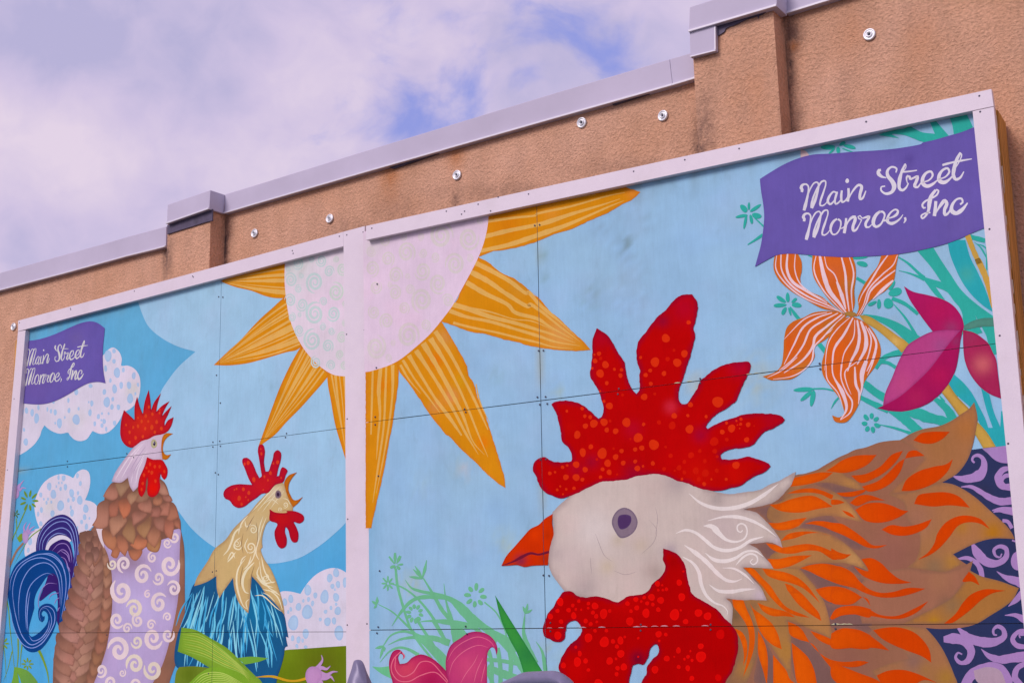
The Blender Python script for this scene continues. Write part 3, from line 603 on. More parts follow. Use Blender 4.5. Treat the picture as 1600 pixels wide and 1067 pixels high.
ray(ML, 'A4 1025,735! 940,880 850,1067 A5 780,180 720,350 655,532! 700,495 800,420 900,310 1010,200 1100,100 A4 1190,1065 1250,990! 1180,900 1090,820', (1030,760), (1215,965), (690,1560), 'A4', 9, 16, [16,10,22,14,18,10,20,12,14])
ray(ML, 'A4 1230,940! 1238,1067 A5 1260,120 1300,340 1350,510 1390,640! 1400,600! A4 1400,985! 1310,985', (1245,985), (1395,1000), (1395,1660), 'A4', 4, 20, [14,20,10,22])
q = G(ML, 'sun_disc'); q.poly('A4 895,-30! 882,62 878,200 890,350 915,500 960,630 1030,760 1110,860 1200,940 1290,990 1400,1004! 1400,-70! 900,-60!', (220, 200, 219), g=7, edge=((222,200,222), 3, .6), grads=[('A4',950,60,160,(200,208,208),.6),('A4',1300,400,200,(221,190,220),.5)]); o = q.done()
s = Gm(ML, 'sun_swirl', o)
for x, y, r_ in ((930,200,58),(1020,165,24),(995,275,34),(1130,220,82),(1250,130,46),(1185,40,48),(1105,25,28),(990,60,52),(1305,300,74),(925,370,52),(1025,405,54),(940,510,36),(1005,490,20),(1130,480,88),(1203,380,36),(1285,480,62),(1195,590,30),(1000,620,46),(1110,700,84),(1270,625,32),(1238,750,52),(1355,680,46),(1140,885,48),(1265,910,42),(1375,915,38),(1340,820,38),(1360,110,52),(905,110,26),(1380,400,30),(1385,560,30),(1310,30,28)):
    s.swirl('A4', x, y, r_ * 1.13, (190, 201, 208) if x < 1300 else (199, 202, 202), turns=2.3, wf=.27)
s.done()['kind'] = 'stuff'
# ---- plants at the far left
gr, gr2 = (118, 148, 52), (104, 150, 70)
q = Gm(ML, 'grass_stem')
for p, w_ in (('A2 222,600 160,740 100,880 70,1067 60,1300', 9), ('A2 345,775 250,850 180,960 120,1067', 9), ('A2 135,690 138,760 135,830 160,880', 8), ('A2 80,760 88,850 75,960 62,1060', 7), ('A3 40,300 70,450 82,600 100,760 118,940 120,1100', 9), ('A3 150,690 150,850 130,1000 105,1100', 12), ('A3 185,730 172,850 170,930', 10), ('A3 318,780 360,870 395,980 410,1100', 22), ('A3 0,620 30,760 45,900 50,1060', 8), ('A3 100,800 60,960 20,1067', 7)): q.stroke(p, w_, gr, 'e')
q.poly('A3 118,930! 160,935 230,960 280,1010 320,1080 330,2200! 200,2200! 175,1060', gr2, g=6, grads=[('A3',150,960,50,(120,165,60),.7)])
q.poly('A3 118,930! 150,1000 150,1100 95,1100 110,1000', (112, 158, 60)); q.poly('A2 140,855! 180,815 195,850 165,890', gr)
for a_ in (('A2', 242, 545, 32, 88, 9, 18, (112, 140, 40)), ('A3', 27, 735, 16, 58, 7, 16, gr), ('A3', 228, 905, 16, 52, 8, 15, gr), ('A2', 135, 655, 6, 34, 5, 12, gr)): q = G(ML, 'grass_flower'); q.petals(*a_); q.done()['kind'] = 'stuff'
q.done()
q = G(ML, 'painted_tulip'); q.stroke('A2 195,895 140,960 105,1030 90,1067 55,1140', 16, (150, 112, 96), 'n')
for y_ in ('A2 130,450 125,390 150,340', 'A2 150,450 175,400 200,372', 'A2 160,460 190,435 218,442', 'A2 140,440 160,410 188,395', 'A2 118,440 130,400 135,360'): q.stroke(y_, [22, 16, 10, 3], (176, 140, 200))
q.ell('A2', 132, 480, 28, 46, (164, 128, 186), soft=(178,140,190)); q.done()
q = G(ML, 'painted_tulip')
for y_ in ('A2 205,810 200,760 222,720', 'A2 225,800 235,760 255,725', 'A2 230,810 265,770 292,755', 'A2 235,820 270,800 295,790'): q.stroke(y_, [20, 15, 9, 3], (176, 140, 200))
q.ell('A2', 212, 845, 28, 52, (164, 132, 190), soft=(180,144,196)); q.done()
# ---- curled blue tail
LN = (136, 148, 214)
q = G(ML, 'tail_feather', label='dark violet upper arch of the tail'); q.poly('A2 300,1000! 302,900 330,800 400,710 470,668 535,660 600,700 640,770 660,850 664,1000 660,1067 A3 650,60 610,240 580,370 500,620! 470,520 600,60 A2 615,1000 612,920 590,870 545,836 480,832 415,870 385,920 372,980! 340,1060!', (52, 40, 116), g=5, grads=[('A2',600,1000,100,(60,50,140),.7)]); o = q.done()
s = G(ML, 'tail_lines', o)
for p in ('A2 330,1000 335,890 385,790 470,725 550,722 600,785 625,880 635,1040', 'A2 352,975 362,880 430,800 520,770 580,805 605,880 620,1000 612,1067', 'A2 315,960 320,860 370,760 470,690 545,690 610,740 640,830 648,1000 A3 625,100 590,260', 'A2 380,930 410,860 480,815 560,830'): s.stroke(p, 7, LN)
s.done()
q = G(ML, 'tail_feather', label='violet inner curl of the tail'); q.poly('A2 395,970! 420,920 465,885 520,865 575,885 600,950 612,1060 600,1200! A3 580,250 545,450 500,640! 480,560! 460,300 330,380 A3 390,200 440,0!', (54, 30, 106), g=5); o = q.done()
s = G(ML, 'tail_lines', o)
for p in ('A2 430,965 490,905 550,905 585,960 600,1060', 'A2 470,985 520,950 565,980 585,1060', 'A3 490,10 540,30 565,110 575,220', 'A3 500,-40 560,0 580,60', 'A3 530,90 570,100 585,140', 'A3 340,480 318,400 345,290 400,235 475,238', 'A3 405,372 425,332 500,310', 'A3 452,412 468,372 500,350', 'A3 480,470 490,440 505,430'): s.stroke(p, 7, (150, 120, 190))
s.done()
q = G(ML, 'tail_feather', label='deep blue curled lower tail'); q.poly('A3 62,270 80,190 130,80 200,20 300,-34 380,-45 470,-20 540,60 575,150 588,300 562,420 520,560 495,645! 490,600 500,450 490,300 478,190 440,150 400,170 340,250 300,320 285,380 285,440! 262,520 242,600 240,655! 262,678 310,655 360,610 392,565 400,510 385,475 360,462 345,490 358,512 370,505 368,540 350,558 330,545 318,500 325,440 370,405 430,410 470,460 472,540 440,640 380,740 330,790 270,808 220,790 170,720 120,600 80,430', (10, 62, 132), g=5, grads=[('A3',330,420,60,(20,40,110),.6),('A3',540,300,60,(30,60,150),.5)]); o = q.done()
s = G(ML, 'tail_lines', o)
for p in ('A3 82,300 92,200 150,90 240,25 340,-10 440,10 520,90 550,220 535,400 505,540', 'A3 110,400 108,260 150,130 240,45 350,22 440,60 500,150 518,280 510,430', 'A3 160,560 155,400 185,220 265,100 370,62 440,95 482,180 500,300 500,420', 'A3 220,625 215,450 240,280 305,195 395,150 450,170', 'A3 85,440 115,600 190,740 265,772 340,740 410,650 455,550 445,460 395,425 345,445 328,500 345,550', 'A3 100,300 130,500 190,680 260,745 335,715 400,640 430,550 415,480 380,440 350,452', 'A3 240,668 275,712 340,690 400,610 412,540', 'A3 560,60 582,200 555,380 520,520', 'A3 250,300 232,420 225,540 235,640', 'A3 320,-10 430,-10 510,60 540,160'): s.stroke(p, 7, (132, 152, 222))
s.done()
# ---- brown hen
BR = (158, 108, 92)
hen = G(ML, 'painted_hen', label='brown and lavender hen, beak open'); hen.poly('A2 780,760 740,850 700,960 675,1067 A3 640,130 600,300 550,460 510,600 475,700 450,830 442,950 440,1067 470,2300! 1150,2300! 1410,1067 1460,920 1505,790 1530,640 1540,450 1540,300 1538,0 A2 1530,900 1510,800 1490,680 1300,600', (146, 98, 82), edge=((120, 82, 74), 6, .6), g=6, grads=[('A3',1510,300,60,(134,92,80),.8),('A3',1500,60,50,(160,120,100),.6),('A3',1440,900,90,(122,88,76),.7),('A3',700,900,200,(150,100,88),.5)]); hen = hen.done()
w_ = G(ML, 'wing_feathers', hen)
random.seed(11)
def feather(g_, tile, x0, y0, x1, y1, w, col, edge=(110, 70, 62), tip=None):
    ox, oy, k = TILES[tile]; A = np.array([ox + x0/k, oy + y0/k]); B = np.array([ox + x1/k, oy + y1/k]); d = B - A; L_ = np.hypot(*d); d /= L_; nn = np.array([-d[1], d[0]]); h = w / k / 2
    P = np.array([A - nn*h*.55, A + d*L_*.12 - nn*h*.85, A + d*L_*.42 - nn*h, A + d*L_*.74 - nn*h*.66, B, A + d*L_*.74 + nn*h*.66, A + d*L_*.42 + nn*h, A + d*L_*.12 + nn*h*.85, A + nn*h*.55]); cor = [True] + [False]*3 + [True] + [False]*3 + [True]
    C_ = crspline(P, cor, True, 2.0); a0 = (A + d*L_*.1)
    g_.poly('', col, closed_pts=C_, edge=(edge, 2.0, .6), g=3.0, grads=[('P', *a0, L_*.5, edge, .8), ('P', *(A + d*L_*.66 + nn*h*.3), h*.8, tuple(min(255, c_+14) for c_ in col), .45)])
def rcolr(base, s=12): f = random.uniform(-s, s); return tuple(int(max(0, min(255, c_ + f + random.uniform(-4, 4)))) for c_ in base)
rows = [[(640,110),(720,40),(800,60)], ]
bounds = [(0,660,905),(120,640,925),(240,612,933),(360,580,935),(480,545,928),(600,515,915),(720,470,900),(840,455,860),(960,445,830),(1080,445,790)]
ys_ = [q_[0] for q_ in bounds]
for yy in range(1140, -60, -92):
    xl = float(np.interp(yy, ys_, [q_[1] for q_ in bounds])); xr = float(np.interp(yy, ys_, [q_[2] for q_ in bounds])); wd = xr - xl; k_ = ((1140 - yy) // 92) % 2
    sp_ = xl + wd * (.40 + .03 * k_); s2 = xl + wd * .80; c_ = (163, 113, 99)
    feather(w_, 'A3', xl + wd*.12, yy - 140, sp_ - wd*.04, yy + 62, wd*.40, rcolr(c_, 12), (112, 76, 68))
    feather(w_, 'A3', s2 - wd*.08, yy - 145, sp_ + wd*.10, yy + 68, wd*.38, rcolr(c_, 12), (106, 72, 64))
    feather(w_, 'A3', xr - wd*.06, yy - 110, s2 + wd*.04, yy + 66, wd*.26, rcolr((168, 114, 92), 12), (110, 76, 66))
    if True: feather(w_, 'A3', sp_ + wd*.06, yy - 150, sp_ + wd*.03, yy + 20, wd*.30, rcolr((170, 118, 106), 10), (120, 82, 74))
for j in range(5): feather(w_, 'A3', 745 + j % 2*45, -205 + j*45, 745 + j % 2*50, -70 + j*45, 74, rcolr((156, 108, 94)), (108, 74, 68))
w_.done()['kind'] = 'stuff'
br = G(ML, 'lavender_breast', hen); br.poly('A2 800,775! 830,860 870,930 900,1000 915,1067 A3 930,150 936,400 922,560 905,680 880,800 840,920 782,1067! 640,2300! 900,2300! 1272,1067! 1350,920 1402,760 1440,600 1478,400 1495,200 1497,0 A2 1500,900 1500,780 1450,770 1200,800', (180, 156, 205), g=6, edge=((156, 128, 166), 5, .5), grads=[('A3',1100,40,110,(146,114,138),.8),('A3',1180,440,170,(188,170,220),.8),('A3',1450,300,70,(150,124,158),.7),('A3',980,80,70,(150,118,150),.7)]); o = br.done()
s = Gm(ML, 'breast_swirl', hen)
for x, y, r_ in ((900,1250,70),(1060,1300,80),(860,1450,70),(1020,1500,80),(850,1700,80),(980,1750,70),(780,1950,70),(920,1980,70),(935,75,46),(1035,75,68),(1190,165,84),(1270,20,46),(1415,80,92),(1320,190,56),(1448,280,66),(1015,300,104),(1230,325,34),(1325,400,82),(1120,450,78),(1148,545,56),(975,540,68),(1395,515,40),(1060,610,46),(1275,690,90),(1400,665,60),(990,790,104),(1140,720,56),(1125,910,84),(1275,950,86),(1020,980,34),(845,960,56),(925,1060,60),(1125,1080,56),(1455,-150,50),(1395,-100,40),(1260,580,44)):
    s.swirl('A3', x, y, r_ * 1.08, (224, 198, 208) if random.random() < .75 else (220, 200, 192), turns=1.5, wf=.44)
s.stroke('A2 815,785 830,840 860,900 866,930', 16, (215,190,205)); s.done()['kind'] = 'stuff'
nb = G(ML, 'neck_feathers_base', hen); nb.poly('A2 950,390 880,470 865,560 810,730 830,790 890,900 960,980 1040,955 1150,980 1220,930 1300,950 1330,880 1420,840 1440,790 1495,770 1480,680 1425,540 1360,380 1200,330', (126, 84, 72)); nb.done()
FE = ['800,800! 830,790 900,770 950,800 930,860 880,905 840,890 810,840|176,106,80', '620,850! 640,780 660,740 700,700 720,760 710,830 680,880 650,875|170,104,76', '690,650 740,640 790,700 805,760 770,860! 720,810 690,750|176,108,84', '530,580 545,570 600,590 680,670 680,740 650,800! 590,770 540,700|174,110,82', '820,740! 860,700 910,630 960,670 1000,690 985,760 940,785 880,785|190,114,84', '1000,720 1030,690 1140,650 1140,740 1110,810 1060,815 1000,780|170,116,80', '1000,640 1050,560 1100,500 1140,610 1120,700 1080,775! 1020,720|172,112,88', '740,620 780,520 820,450 870,560 880,640 860,735! 790,690|158,112,82', '890,560 960,500 1040,430 1040,540 1010,620 975,680! 920,630|162,114,82', '1180,480 1230,470 1280,500 1275,590 1255,685! 1200,650 1180,600|176,106,88', '1270,480 1310,460 1340,520 1350,580! 1310,560 1280,530|170,104,84', '1070,470 1130,440 1180,470 1180,540 1170,605! 1110,580 1080,540|160,106,92', '610,470 680,430 740,420 790,480 720,580 640,665! 610,570|180,124,102', '840,420 900,380 1000,420 960,470 900,510 850,548! 845,470|166,108,94', '480,330 520,290 590,270 605,350 600,460 590,540 540,570 490,570 425,535! 470,460|172,114,98', '605,330 650,280 700,270 700,360 680,440 610,450! 600,390|168,100,82', '700,290 780,250 830,340 810,420 755,475! 720,400|186,106,78', '1040,370 1090,340 1130,350 1140,430 1120,450 1030,445! 1050,400|162,102,90', '1220,320 1260,295 1300,340 1332,450! 1280,480 1240,495 1200,470! 1230,400|166,104,84', '1130,330 1180,300 1230,300 1230,380 1222,440! 1170,435 1120,435! 1150,380|172,110,94', '900,330 960,270 1020,260 1050,320 1045,412! 980,400 920,370|174,114,98', '1060,280 1090,230 1140,230 1160,280 1140,320 1090,330 1060,310|174,112,88', '1160,230 1200,215 1240,230 1265,280! 1220,295 1170,270|160,104,92', '860,230 930,180 1010,180 1010,260 930,300 880,290|150,106,88', '790,230 850,180 920,180 900,250 830,330! 800,280|166,122,98', '540,235! 580,160 640,90 700,100 700,180 690,250 640,278 590,265|174,114,98', '670,100 740,90 800,50 830,100 780,180 725,250! 690,190|158,118,94', '1110,130 1130,60 1170,90 1230,215! 1180,225 1130,205|174,120,104']
q = G(ML, 'breast_streak', hen); q.poly('H1 468,572! 540,575 532,640 540,710 552,778! 510,700', (214, 192, 206)); q.done()
for s_ in FE:
    p_, c_ = s_.split('|'); c_ = tuple(map(int, c_.split(','))); P_, cor_, k_ = parse('H1 ' + p_); cen = P_.mean(0); tipy = P_[:, 1].max()
    top_ = P_[P_[:, 1] < cen[1]].mean(0); hgt = np.ptp(P_[:, 1])
    q = G(ML, 'neck_feather', hen); q.poly('H1 ' + p_, c_, g=2.6, edge=((122, 76, 66), 2.2, .55), grads=[('P', top_[0] + random.uniform(-2, 2), top_[1] - hgt*.18, hgt*.42, (112, 76, 66), .75), ('P', cen[0] + random.uniform(-2, 2), cen[1] + hgt*.15, hgt*.28, tuple(min(255, v + 14) for v in c_), .5)]); q.done()
nk = G(ML, 'white_neck', hen); nk.poly('A2 930,385! 960,310 1020,220 1080,140 1120,90 A1 1240,1040 1340,1020! 1372,1067 A2 1362,80 1352,140 1357,205! 1290,215 1235,205 1215,270 1195,330 1165,400 1140,440 1110,468! 1085,430 1065,352! 1010,392 965,392', (203, 178, 204), edge=((168, 142, 170), 4, .7), g=4, grads=[('A2',1150,130,70,(212,188,212),.6),('A2',1080,300,60,(178,150,184),.5)]); o = nk.done()
s = G(ML, 'neck_strokes', o)
for p in ('A2 1200,60 1130,150 1060,270 1010,360', 'A2 1230,120 1170,210 1110,320 1090,400', 'A2 1180,70 1080,180 1000,300 960,370', 'A2 1200,180 1150,290 1130,400'): s.stroke(p, 9, (222, 202, 222)); 
for p in ('A2 1215,90 1150,180 1080,300', 'A2 1190,170 1130,270 1100,350'): s.stroke(p, 6, (176, 150, 184))
s.done()
cb = G(ML, 'red_comb', hen, 'red comb of seven pointed flames'); cb.poly('A1 1003,1000 1010,940 1032,855! 1070,890 1120,938! 1122,820 1142,745! 1165,830 1190,890! 1205,790 1238,688! 1252,770 1258,858! 1285,790 1341,715! 1312,810 1302,870! 1350,820 1412,782! 1372,850 1347,910! 1380,870 1431,820! 1402,890 1372,955 1372,985! 1400,940 1446,915! 1430,980 1400,1030 1372,1050! 1345,1060 A2 1285,5 1240,30 1180,48 1140,78 1100,102 1060,92 1022,55 1003,0', (188, 20, 34), edge=((150, 10, 40), 3, .7), g=4, grads=[('A1',1200,960,120,(214,48,22),.6),('A2',1100,40,70,(200,30,30),.5)]); o = cb.done()
s = G(ML, 'comb_dots', o); s.dk = .82; s.dots('A1', '1240,830,10,18 1270,890,12,18 1215,905,12,20 1330,880,9,14 1180,950,12,20 1265,1000,16,28 1150,990,12,20 1210,1010,12,18 1305,955,14,20 1110,1000,10,16 1345,1010,14,20 1080,1040,12,18 1330,850,8,14 1050,980,8,14 1235,950,10,14 1150,920,8,12 1290,1040,12,18', (216, 64, 30)); s.dots('A2', '1130,20,14,20 1080,60,12,18 1190,10,12,18', (216, 64, 30)); s.done()['kind'] = 'stuff'
bk = G(ML, 'beak', hen); bk.poly('A1 1362,1067! 1385,1048 1442,1052! A2 1405,8 1375,40 1358,90 1360,135 1385,163 1426,157! 1402,190 1378,204 1353,197! 1343,100 1352,20', (196, 112, 22), edge=((170, 80, 20), 2, .6), g=3); bk.done()
ey = G(ML, 'eye', hen); ey.ell('A2', 1283, 70, 25, 39, (170, 158, 128), soft=(186, 172, 140)); ey.ell('A2', 1286, 68, 11, 18, (64, 48, 84)); ey.ell('A2', 1282, 60, 4, 5, (210, 200, 215)); ey.done()
wt = G(ML, 'wattle', hen); wt.poly('A2 1225,180! 1270,200 1350,205 1377,240 1397,290 1387,350 1370,370 1345,342 1340,315! 1330,370 1336,430 1312,490 1270,516 1235,500 1226,450 1232,390 1226,350! 1216,400 1212,460 1180,512 1158,490 1150,430 1163,350 1190,290 1213,230', (204, 16, 16), edge=((160, 14, 40), 3.5, .7), g=4, grads=[('A2',1270,440,50,(228,20,6),.7)]); o = wt.done()
s = G(ML, 'wattle_dots', o); s.dots('A2', '1250,240,10,16 1290,260,10,16 1200,330,10,16 1330,260,10,14 1265,310,12,18 1190,400,10,14 1295,380,10,16 1370,300,9,14 1240,300,8,12 1180,450,9,14 1220,270,8,12', (218, 56, 26)); s.done()['kind'] = 'stuff'
# ---- blue and gold rooster
BT = (26, 86, 136)
ro = G(ML, 'painted_rooster', label='crowing rooster with blue body and tan neck'); ro.poly('A6 100,440 60,530 32,640 8,715! -10,760 -20,960 120,1030 260,1950! 560,1950! 610,1040 630,980 652,900 663,840 677,835! 668,775 682,782! 670,715 655,640 600,540 450,400 230,400', BT, g=5, edge=((30, 60, 110), 5, .5), grads=[('A6',480,640,110,(22,110,160),.8),('A6',150,600,100,(30,70,120),.6),('A6',620,700,60,(24,100,150),.6),('A6',350,900,120,(24,60,110),.7)]); ro = ro.done()
s = G(ML, 'body_streaks', ro); random.seed(5)
for i in range(96):
    x0 = random.uniform(60, 640); y0 = 410 + abs(x0 - 350) * .18 + random.uniform(0, 380); 
    if x0 > 500: y0 += (x0 - 500) * .9
    ln = random.uniform(140, 330); sl = (x0 - 330) / 330 * .42 + random.uniform(-.22, .12); x1 = x0 + sl * ln; y1 = y0 + ln
    lim = 668 - max(0, y1 - 830) * .28
    if x1 > lim - 6 or x0 > lim - 6: continue
    s.stroke(f'A6 {x0:.0f},{y0:.0f} {(x0+x1)/2 + random.uniform(-20,20):.0f},{(y0+y1)/2:.0f} {x1:.0f},{y1:.0f}', random.uniform(6, 12), random.choice([(112, 196, 232), (96, 182, 224), (136, 202, 228), (64, 160, 214)]))
s.done()['kind'] = 'stuff'
nk = G(ML, 'tan_neck', ro); nk.poly('A6 93,460! 110,410 180,300 220,230 290,170 340,100 390,50 440,0 A5 650,990 730,905 762,858 810,830 862,820 882,850 902,920 932,990 948,1022! 940,1067 A6 555,60 530,110 517,180 521,217! 510,230 530,290 570,350 602,420 632,510 652,590 657,640! 600,570 550,520 500,450 453,398! 446,480 440,560 431,630! 400,600 370,560 345,480 336,410! 300,460 272,500 250,537! 235,480 231,398! 180,430 130,450', (200, 166, 116), g=5, edge=((156, 120, 90), 3, .6), grads=[('A6',160,380,90,(184,146,104),.7),('A5',800,900,70,(218,196,176),.8),('A6',400,400,80,(204,168,112),.5),('A6',480,80,90,(210,182,142),.6)]); o = nk.done()
s = Gm(ML, 'neck_swirl', ro); s.wk = 1.25; CS = (232, 212, 184)
for p, w0 in (('A6 395,85 350,125 325,190 305,235 275,270', 13), ('A6 385,155 350,185 345,220 375,232 398,205', 10), ('A6 352,248 330,280 300,312', 10), ('A6 415,285 370,350 358,430 375,520 405,590 430,605', 11), ('A6 470,310 412,375 395,445 415,500 437,505', 17), ('A6 500,335 487,385 530,440 600,432', 11), ('A6 512,270 535,370 585,440 600,430', 9), ('A6 555,480 615,530 645,610', 8), ('A6 520,480 600,500 632,520', 8), ('A6 430,20 395,60 375,110 370,140', 9), ('A6 525,20 500,100 492,190 460,280', 8), ('A6 545,30 515,110 500,180', 6), ('A6 440,540 418,560 430,615', 6), ('A6 480,240 455,300 415,350', 7), ('A6 510,390 560,470 615,500', 8), ('A6 500,300 520,420 560,470', 6), ('A5 620,1050 700,960 800,845', 7), ('A5 650,1060 735,960 840,850', 6), ('A5 690,1067 760,975 850,870', 6), ('A5 750,1050 800,980 880,880', 5), ('A5 600,1067 680,980 760,880', 5), ('A5 860,950 900,960 930,1010', 6), ('A6 600,560 560,520 520,500', 6), ('A6 300,300 330,250 350,290', 8), ('A6 410,50 420,90 450,70', 8), ('A6 380,330 395,290 420,270', 8), ('A6 450,270 430,330 400,360', 9), ('A6 470,520 520,520 600,590 640,620', 8), ('A6 480,400 530,450 590,470', 9), ('A6 490,180 480,260 500,300', 8), ('A6 430,160 410,210 430,260', 7), ('A5 700,1000 770,960 830,1000', 6)): s.stroke(p, w0, CS)
for t, x, y, r_ in (('A6',462,108,31),('A6',447,218,38),('A6',362,195,26),('A5',885,1005,28),('A5',838,1045,22),('A6',540,410,26)): s.swirl(t, x, y, r_, CS, turns=1.6, sq=.9)
for p in ('A6 470,20 440,70 420,120', 'A6 400,130 390,190 400,260', 'A6 480,60 492,140 480,220', 'A6 470,330 450,400 445,470', 'A6 400,330 385,400 380,470'): s.stroke(p, 4, (140, 106, 80))
s.done()['kind'] = 'stuff'
cb = G(ML, 'red_comb', ro, 'red comb with five rounded fingers'); cb.poly('A5 367,915 380,880 430,845 500,832 560,835 606,838! 580,790 545,700 525,650 530,620 562,612 600,640 625,690 640,730 668,782! 686,768 680,720 665,620 655,550 670,502 695,502 713,550 706,650 718,728! 742,726 760,680 780,620 790,570 820,548 847,570 846,630 826,700 812,766! 830,764 842,720 860,690 902,718 886,760 866,815 800,840 740,905 690,912 640,950 600,975 540,1020 490,1030 450,1010 420,970 380,950', (184, 16, 40), edge=((146, 10, 52), 3, .7), g=4, grads=[('A5',500,980,80,(206,24,24),.7),('A5',700,830,90,(200,28,24),.5)]); o = cb.done()
s = G(ML, 'comb_dots', o); s.dk = .82; s.dots('A5', '575,655,16,22 545,665,10,16 685,580,10,18 820,650,16,20 622,795,16,26 760,740,14,20 535,875,14,20 580,905,14,22 500,950,18,26 710,770,10,16 478,872,8,12 575,965,8,12 700,880,7,10 785,660,8,12 555,940,7,10 680,540,7,10 740,800,9,12 520,1000,12,16 460,880,7,9 850,780,8,12', (212, 60, 32)); s.done()['kind'] = 'stuff'
wt = G(ML, 'wattle', ro); wt.poly('A5 752,1040! 800,1067 900,1067 892,1052 948,1045! A6 620,-8 680,-10 730,-5 775,20 778,50 750,70 715,60 730,90 745,140 735,185 710,187 695,165 680,110 665,92 660,120 672,170 665,212 640,226 620,215 600,170 595,120 612,72 565,50 565,0', (178, 14, 34), edge=((150, 10, 44), 3, .7), g=4, grads=[('A6',640,40,60,(196,20,20),.6)]); wt.done()
bk = G(ML, 'beak', ro); bk.poly('A5 873,822! 890,785 920,755 981,734! 942,780 915,830 910,880 930,930 950,962 980,966 1031,938! 990,990 949,1026! 920,970 892,900', (190, 102, 20), edge=((160, 74, 22), 2, .6), g=3); bk.done()
ey = G(ML, 'eye', ro); ey.ell('A5', 825, 918, 25, 36, (140, 114, 112), soft=(120, 96, 116)); ey.ell('A5', 824, 918, 11, 17, (58, 34, 62)); ey.done()
# ---- leaves at the foot
lf = G(ML, 'painted_leaf'); lf.poly('A6 0,965! 90,960 190,970! 250,990 300,1950! -30,1950! -20,1000', (112, 128, 40), g=6, grads=[('A6',60,1010,60,(90,110,20),.7)]); lf.done()
lf = G(ML, 'painted_leaf'); lf.poly('A6 15,718! 100,733 200,788 300,848 400,945 470,1015 520,1067 640,1950! 460,1950! 380,1067 300,1020 200,975 80,905 -10,868!', (124, 158, 48), g=6, edge=((100,140,50), 4, .6), grads=[('A6',130,820,80,(138,170,54),.6)]); o = lf.done()
s = G(ML, 'leaf_streaks', o)
for k in range(9): s.stroke(f'A6 {15+k*2},{745+k*15} {120+k*4},{762+k*17} {230+k*6},{830+k*16} {340+k*8},{920+k*12} {440},{1010+k*10}', 6, (176, 186, 84) if k % 2 else (150, 182, 80))
s.done()['kind'] = 'stuff'
lf = G(ML, 'painted_leaf'); lf.poly('A6 365,908! 450,900 556,910! 500,932 408,950!', (110, 160, 60)); lf.done()
lf = G(ML, 'painted_leaf'); lf.poly('A6 60,1067! 130,1003 200,968 330,985 430,1045 560,1950! 60,1950!', (122, 162, 46), g=6); o = lf.done()
s = G(ML, 'leaf_streaks', o)
for k in range(6): s.stroke(f'A6 {70+k*10},{1080+k*8} {150+k*8},{1010+k*12} {260+k*6},{1002+k*12} {420},{1080+k*8}', 6, (178, 196, 96))
s.done()['kind'] = 'stuff'
lf = G(ML, 'gold_tendril'); lf.stroke('A6 480,1028 580,1024 680,1050 740,1050 800,1035', [4, 14, 16, 14, 18], (204, 152, 34)); lf.done()
tp = G(ML, 'painted_tulip')
for p in ('A6 820,1010 870,960 895,920 888,890', 'A6 850,990 890,970 920,978 945,958', 'A6 870,1000 920,1015 960,995 990,995', 'A6 870,1030 920,1035 945,1025 970,1055', 'A6 860,1050 890,1060 900,1080'): tp.stroke(p, [34, 26, 16, 3], (186, 142, 196))
tp.ell('A6', 838, 1020, 50, 62, (176, 128, 184), soft=(188, 138, 192)); tp.done()
# ---- lettering
MS = [('100,410 105,380 90,350 110,310 160,300 190,330 190,400 165,530 130,665', [30,42,26,22,22,28,36,44,38]), ('180,470 225,350 270,285 310,272 332,300 318,400 285,520 240,635', [12,16,20,20,26,34,36,30]), ('232,630 235,570 270,450 320,350 380,262 425,255 432,300 400,410 355,550 355,595 385,600 430,570 465,520', [26,26,22,22,26,24,18,18,26,28,24,16,10])]
LET = [('H2', ' '.join(f'{float(a.split(",")[0])+dx:.0f},{float(a.split(",")[1])+dy:.0f}' for a in p.split()), w) for dx, dy in ((0, 0), (-30, -406)) for p, w in MS]
LET += [('H2', '560,375 520,400 480,460 470,530 500,590 545,585 590,530 612,450 605,400 570,380', [24,34,36,30,24,20,18,18,24,28]), ('H2', '600,510 640,500 670,470', [14,16,14]), ('H2', '685,365 680,450 658,575', [30,38,36]), ('H2', '670,520 710,420 760,360 805,345 810,390 780,480 785,540 820,530 860,470 885,420', [10,16,24,36,40,38,38,28,16,12]),
 ('H2', '885,420 900,390 860,370 850,345 880,330 905,365 950,355 1005,345 990,380 955,440 965,490 1000,490 1045,450', [14,16,18,16,14,26,36,34,34,34,28,18,10]), ('H2', '1160,270 1110,310 1070,380 1065,450 1100,485 1160,455 1205,380 1220,310 1190,275 1150,280', [30,44,46,44,36,28,22,24,28,26]), ('H2', '1195,400 1240,395 1280,375', [20,26,24]),
 ('H2', '1260,370 1330,350 1390,310 1405,265 1370,245 1310,280 1265,350 1260,410 1310,440 1380,415 1440,365 1475,315', [14,22,34,28,20,24,34,40,40,32,20,8]), ('H2', '1500,355 1510,390 1485,435', [30,26,8])]
LET += [('D4', '892,756 868,745 835,778 818,825 836,850 866,828 888,780 897,745', [12,14,18,20,16,12,10,10]), ('D4', '896,748 878,815 884,848 908,836 935,800', [14,18,16,12,8]), ('D4', '935,735 930,790 938,832 962,822 990,780', [16,18,18,12,8]), ('D4', '990,716 992,760 984,828', [18,20,20]), ('D4', '988,810 1030,735 1075,690 1100,700 1086,770 1088,808 1108,800 1136,738', [10,12,16,22,24,22,14,8])]
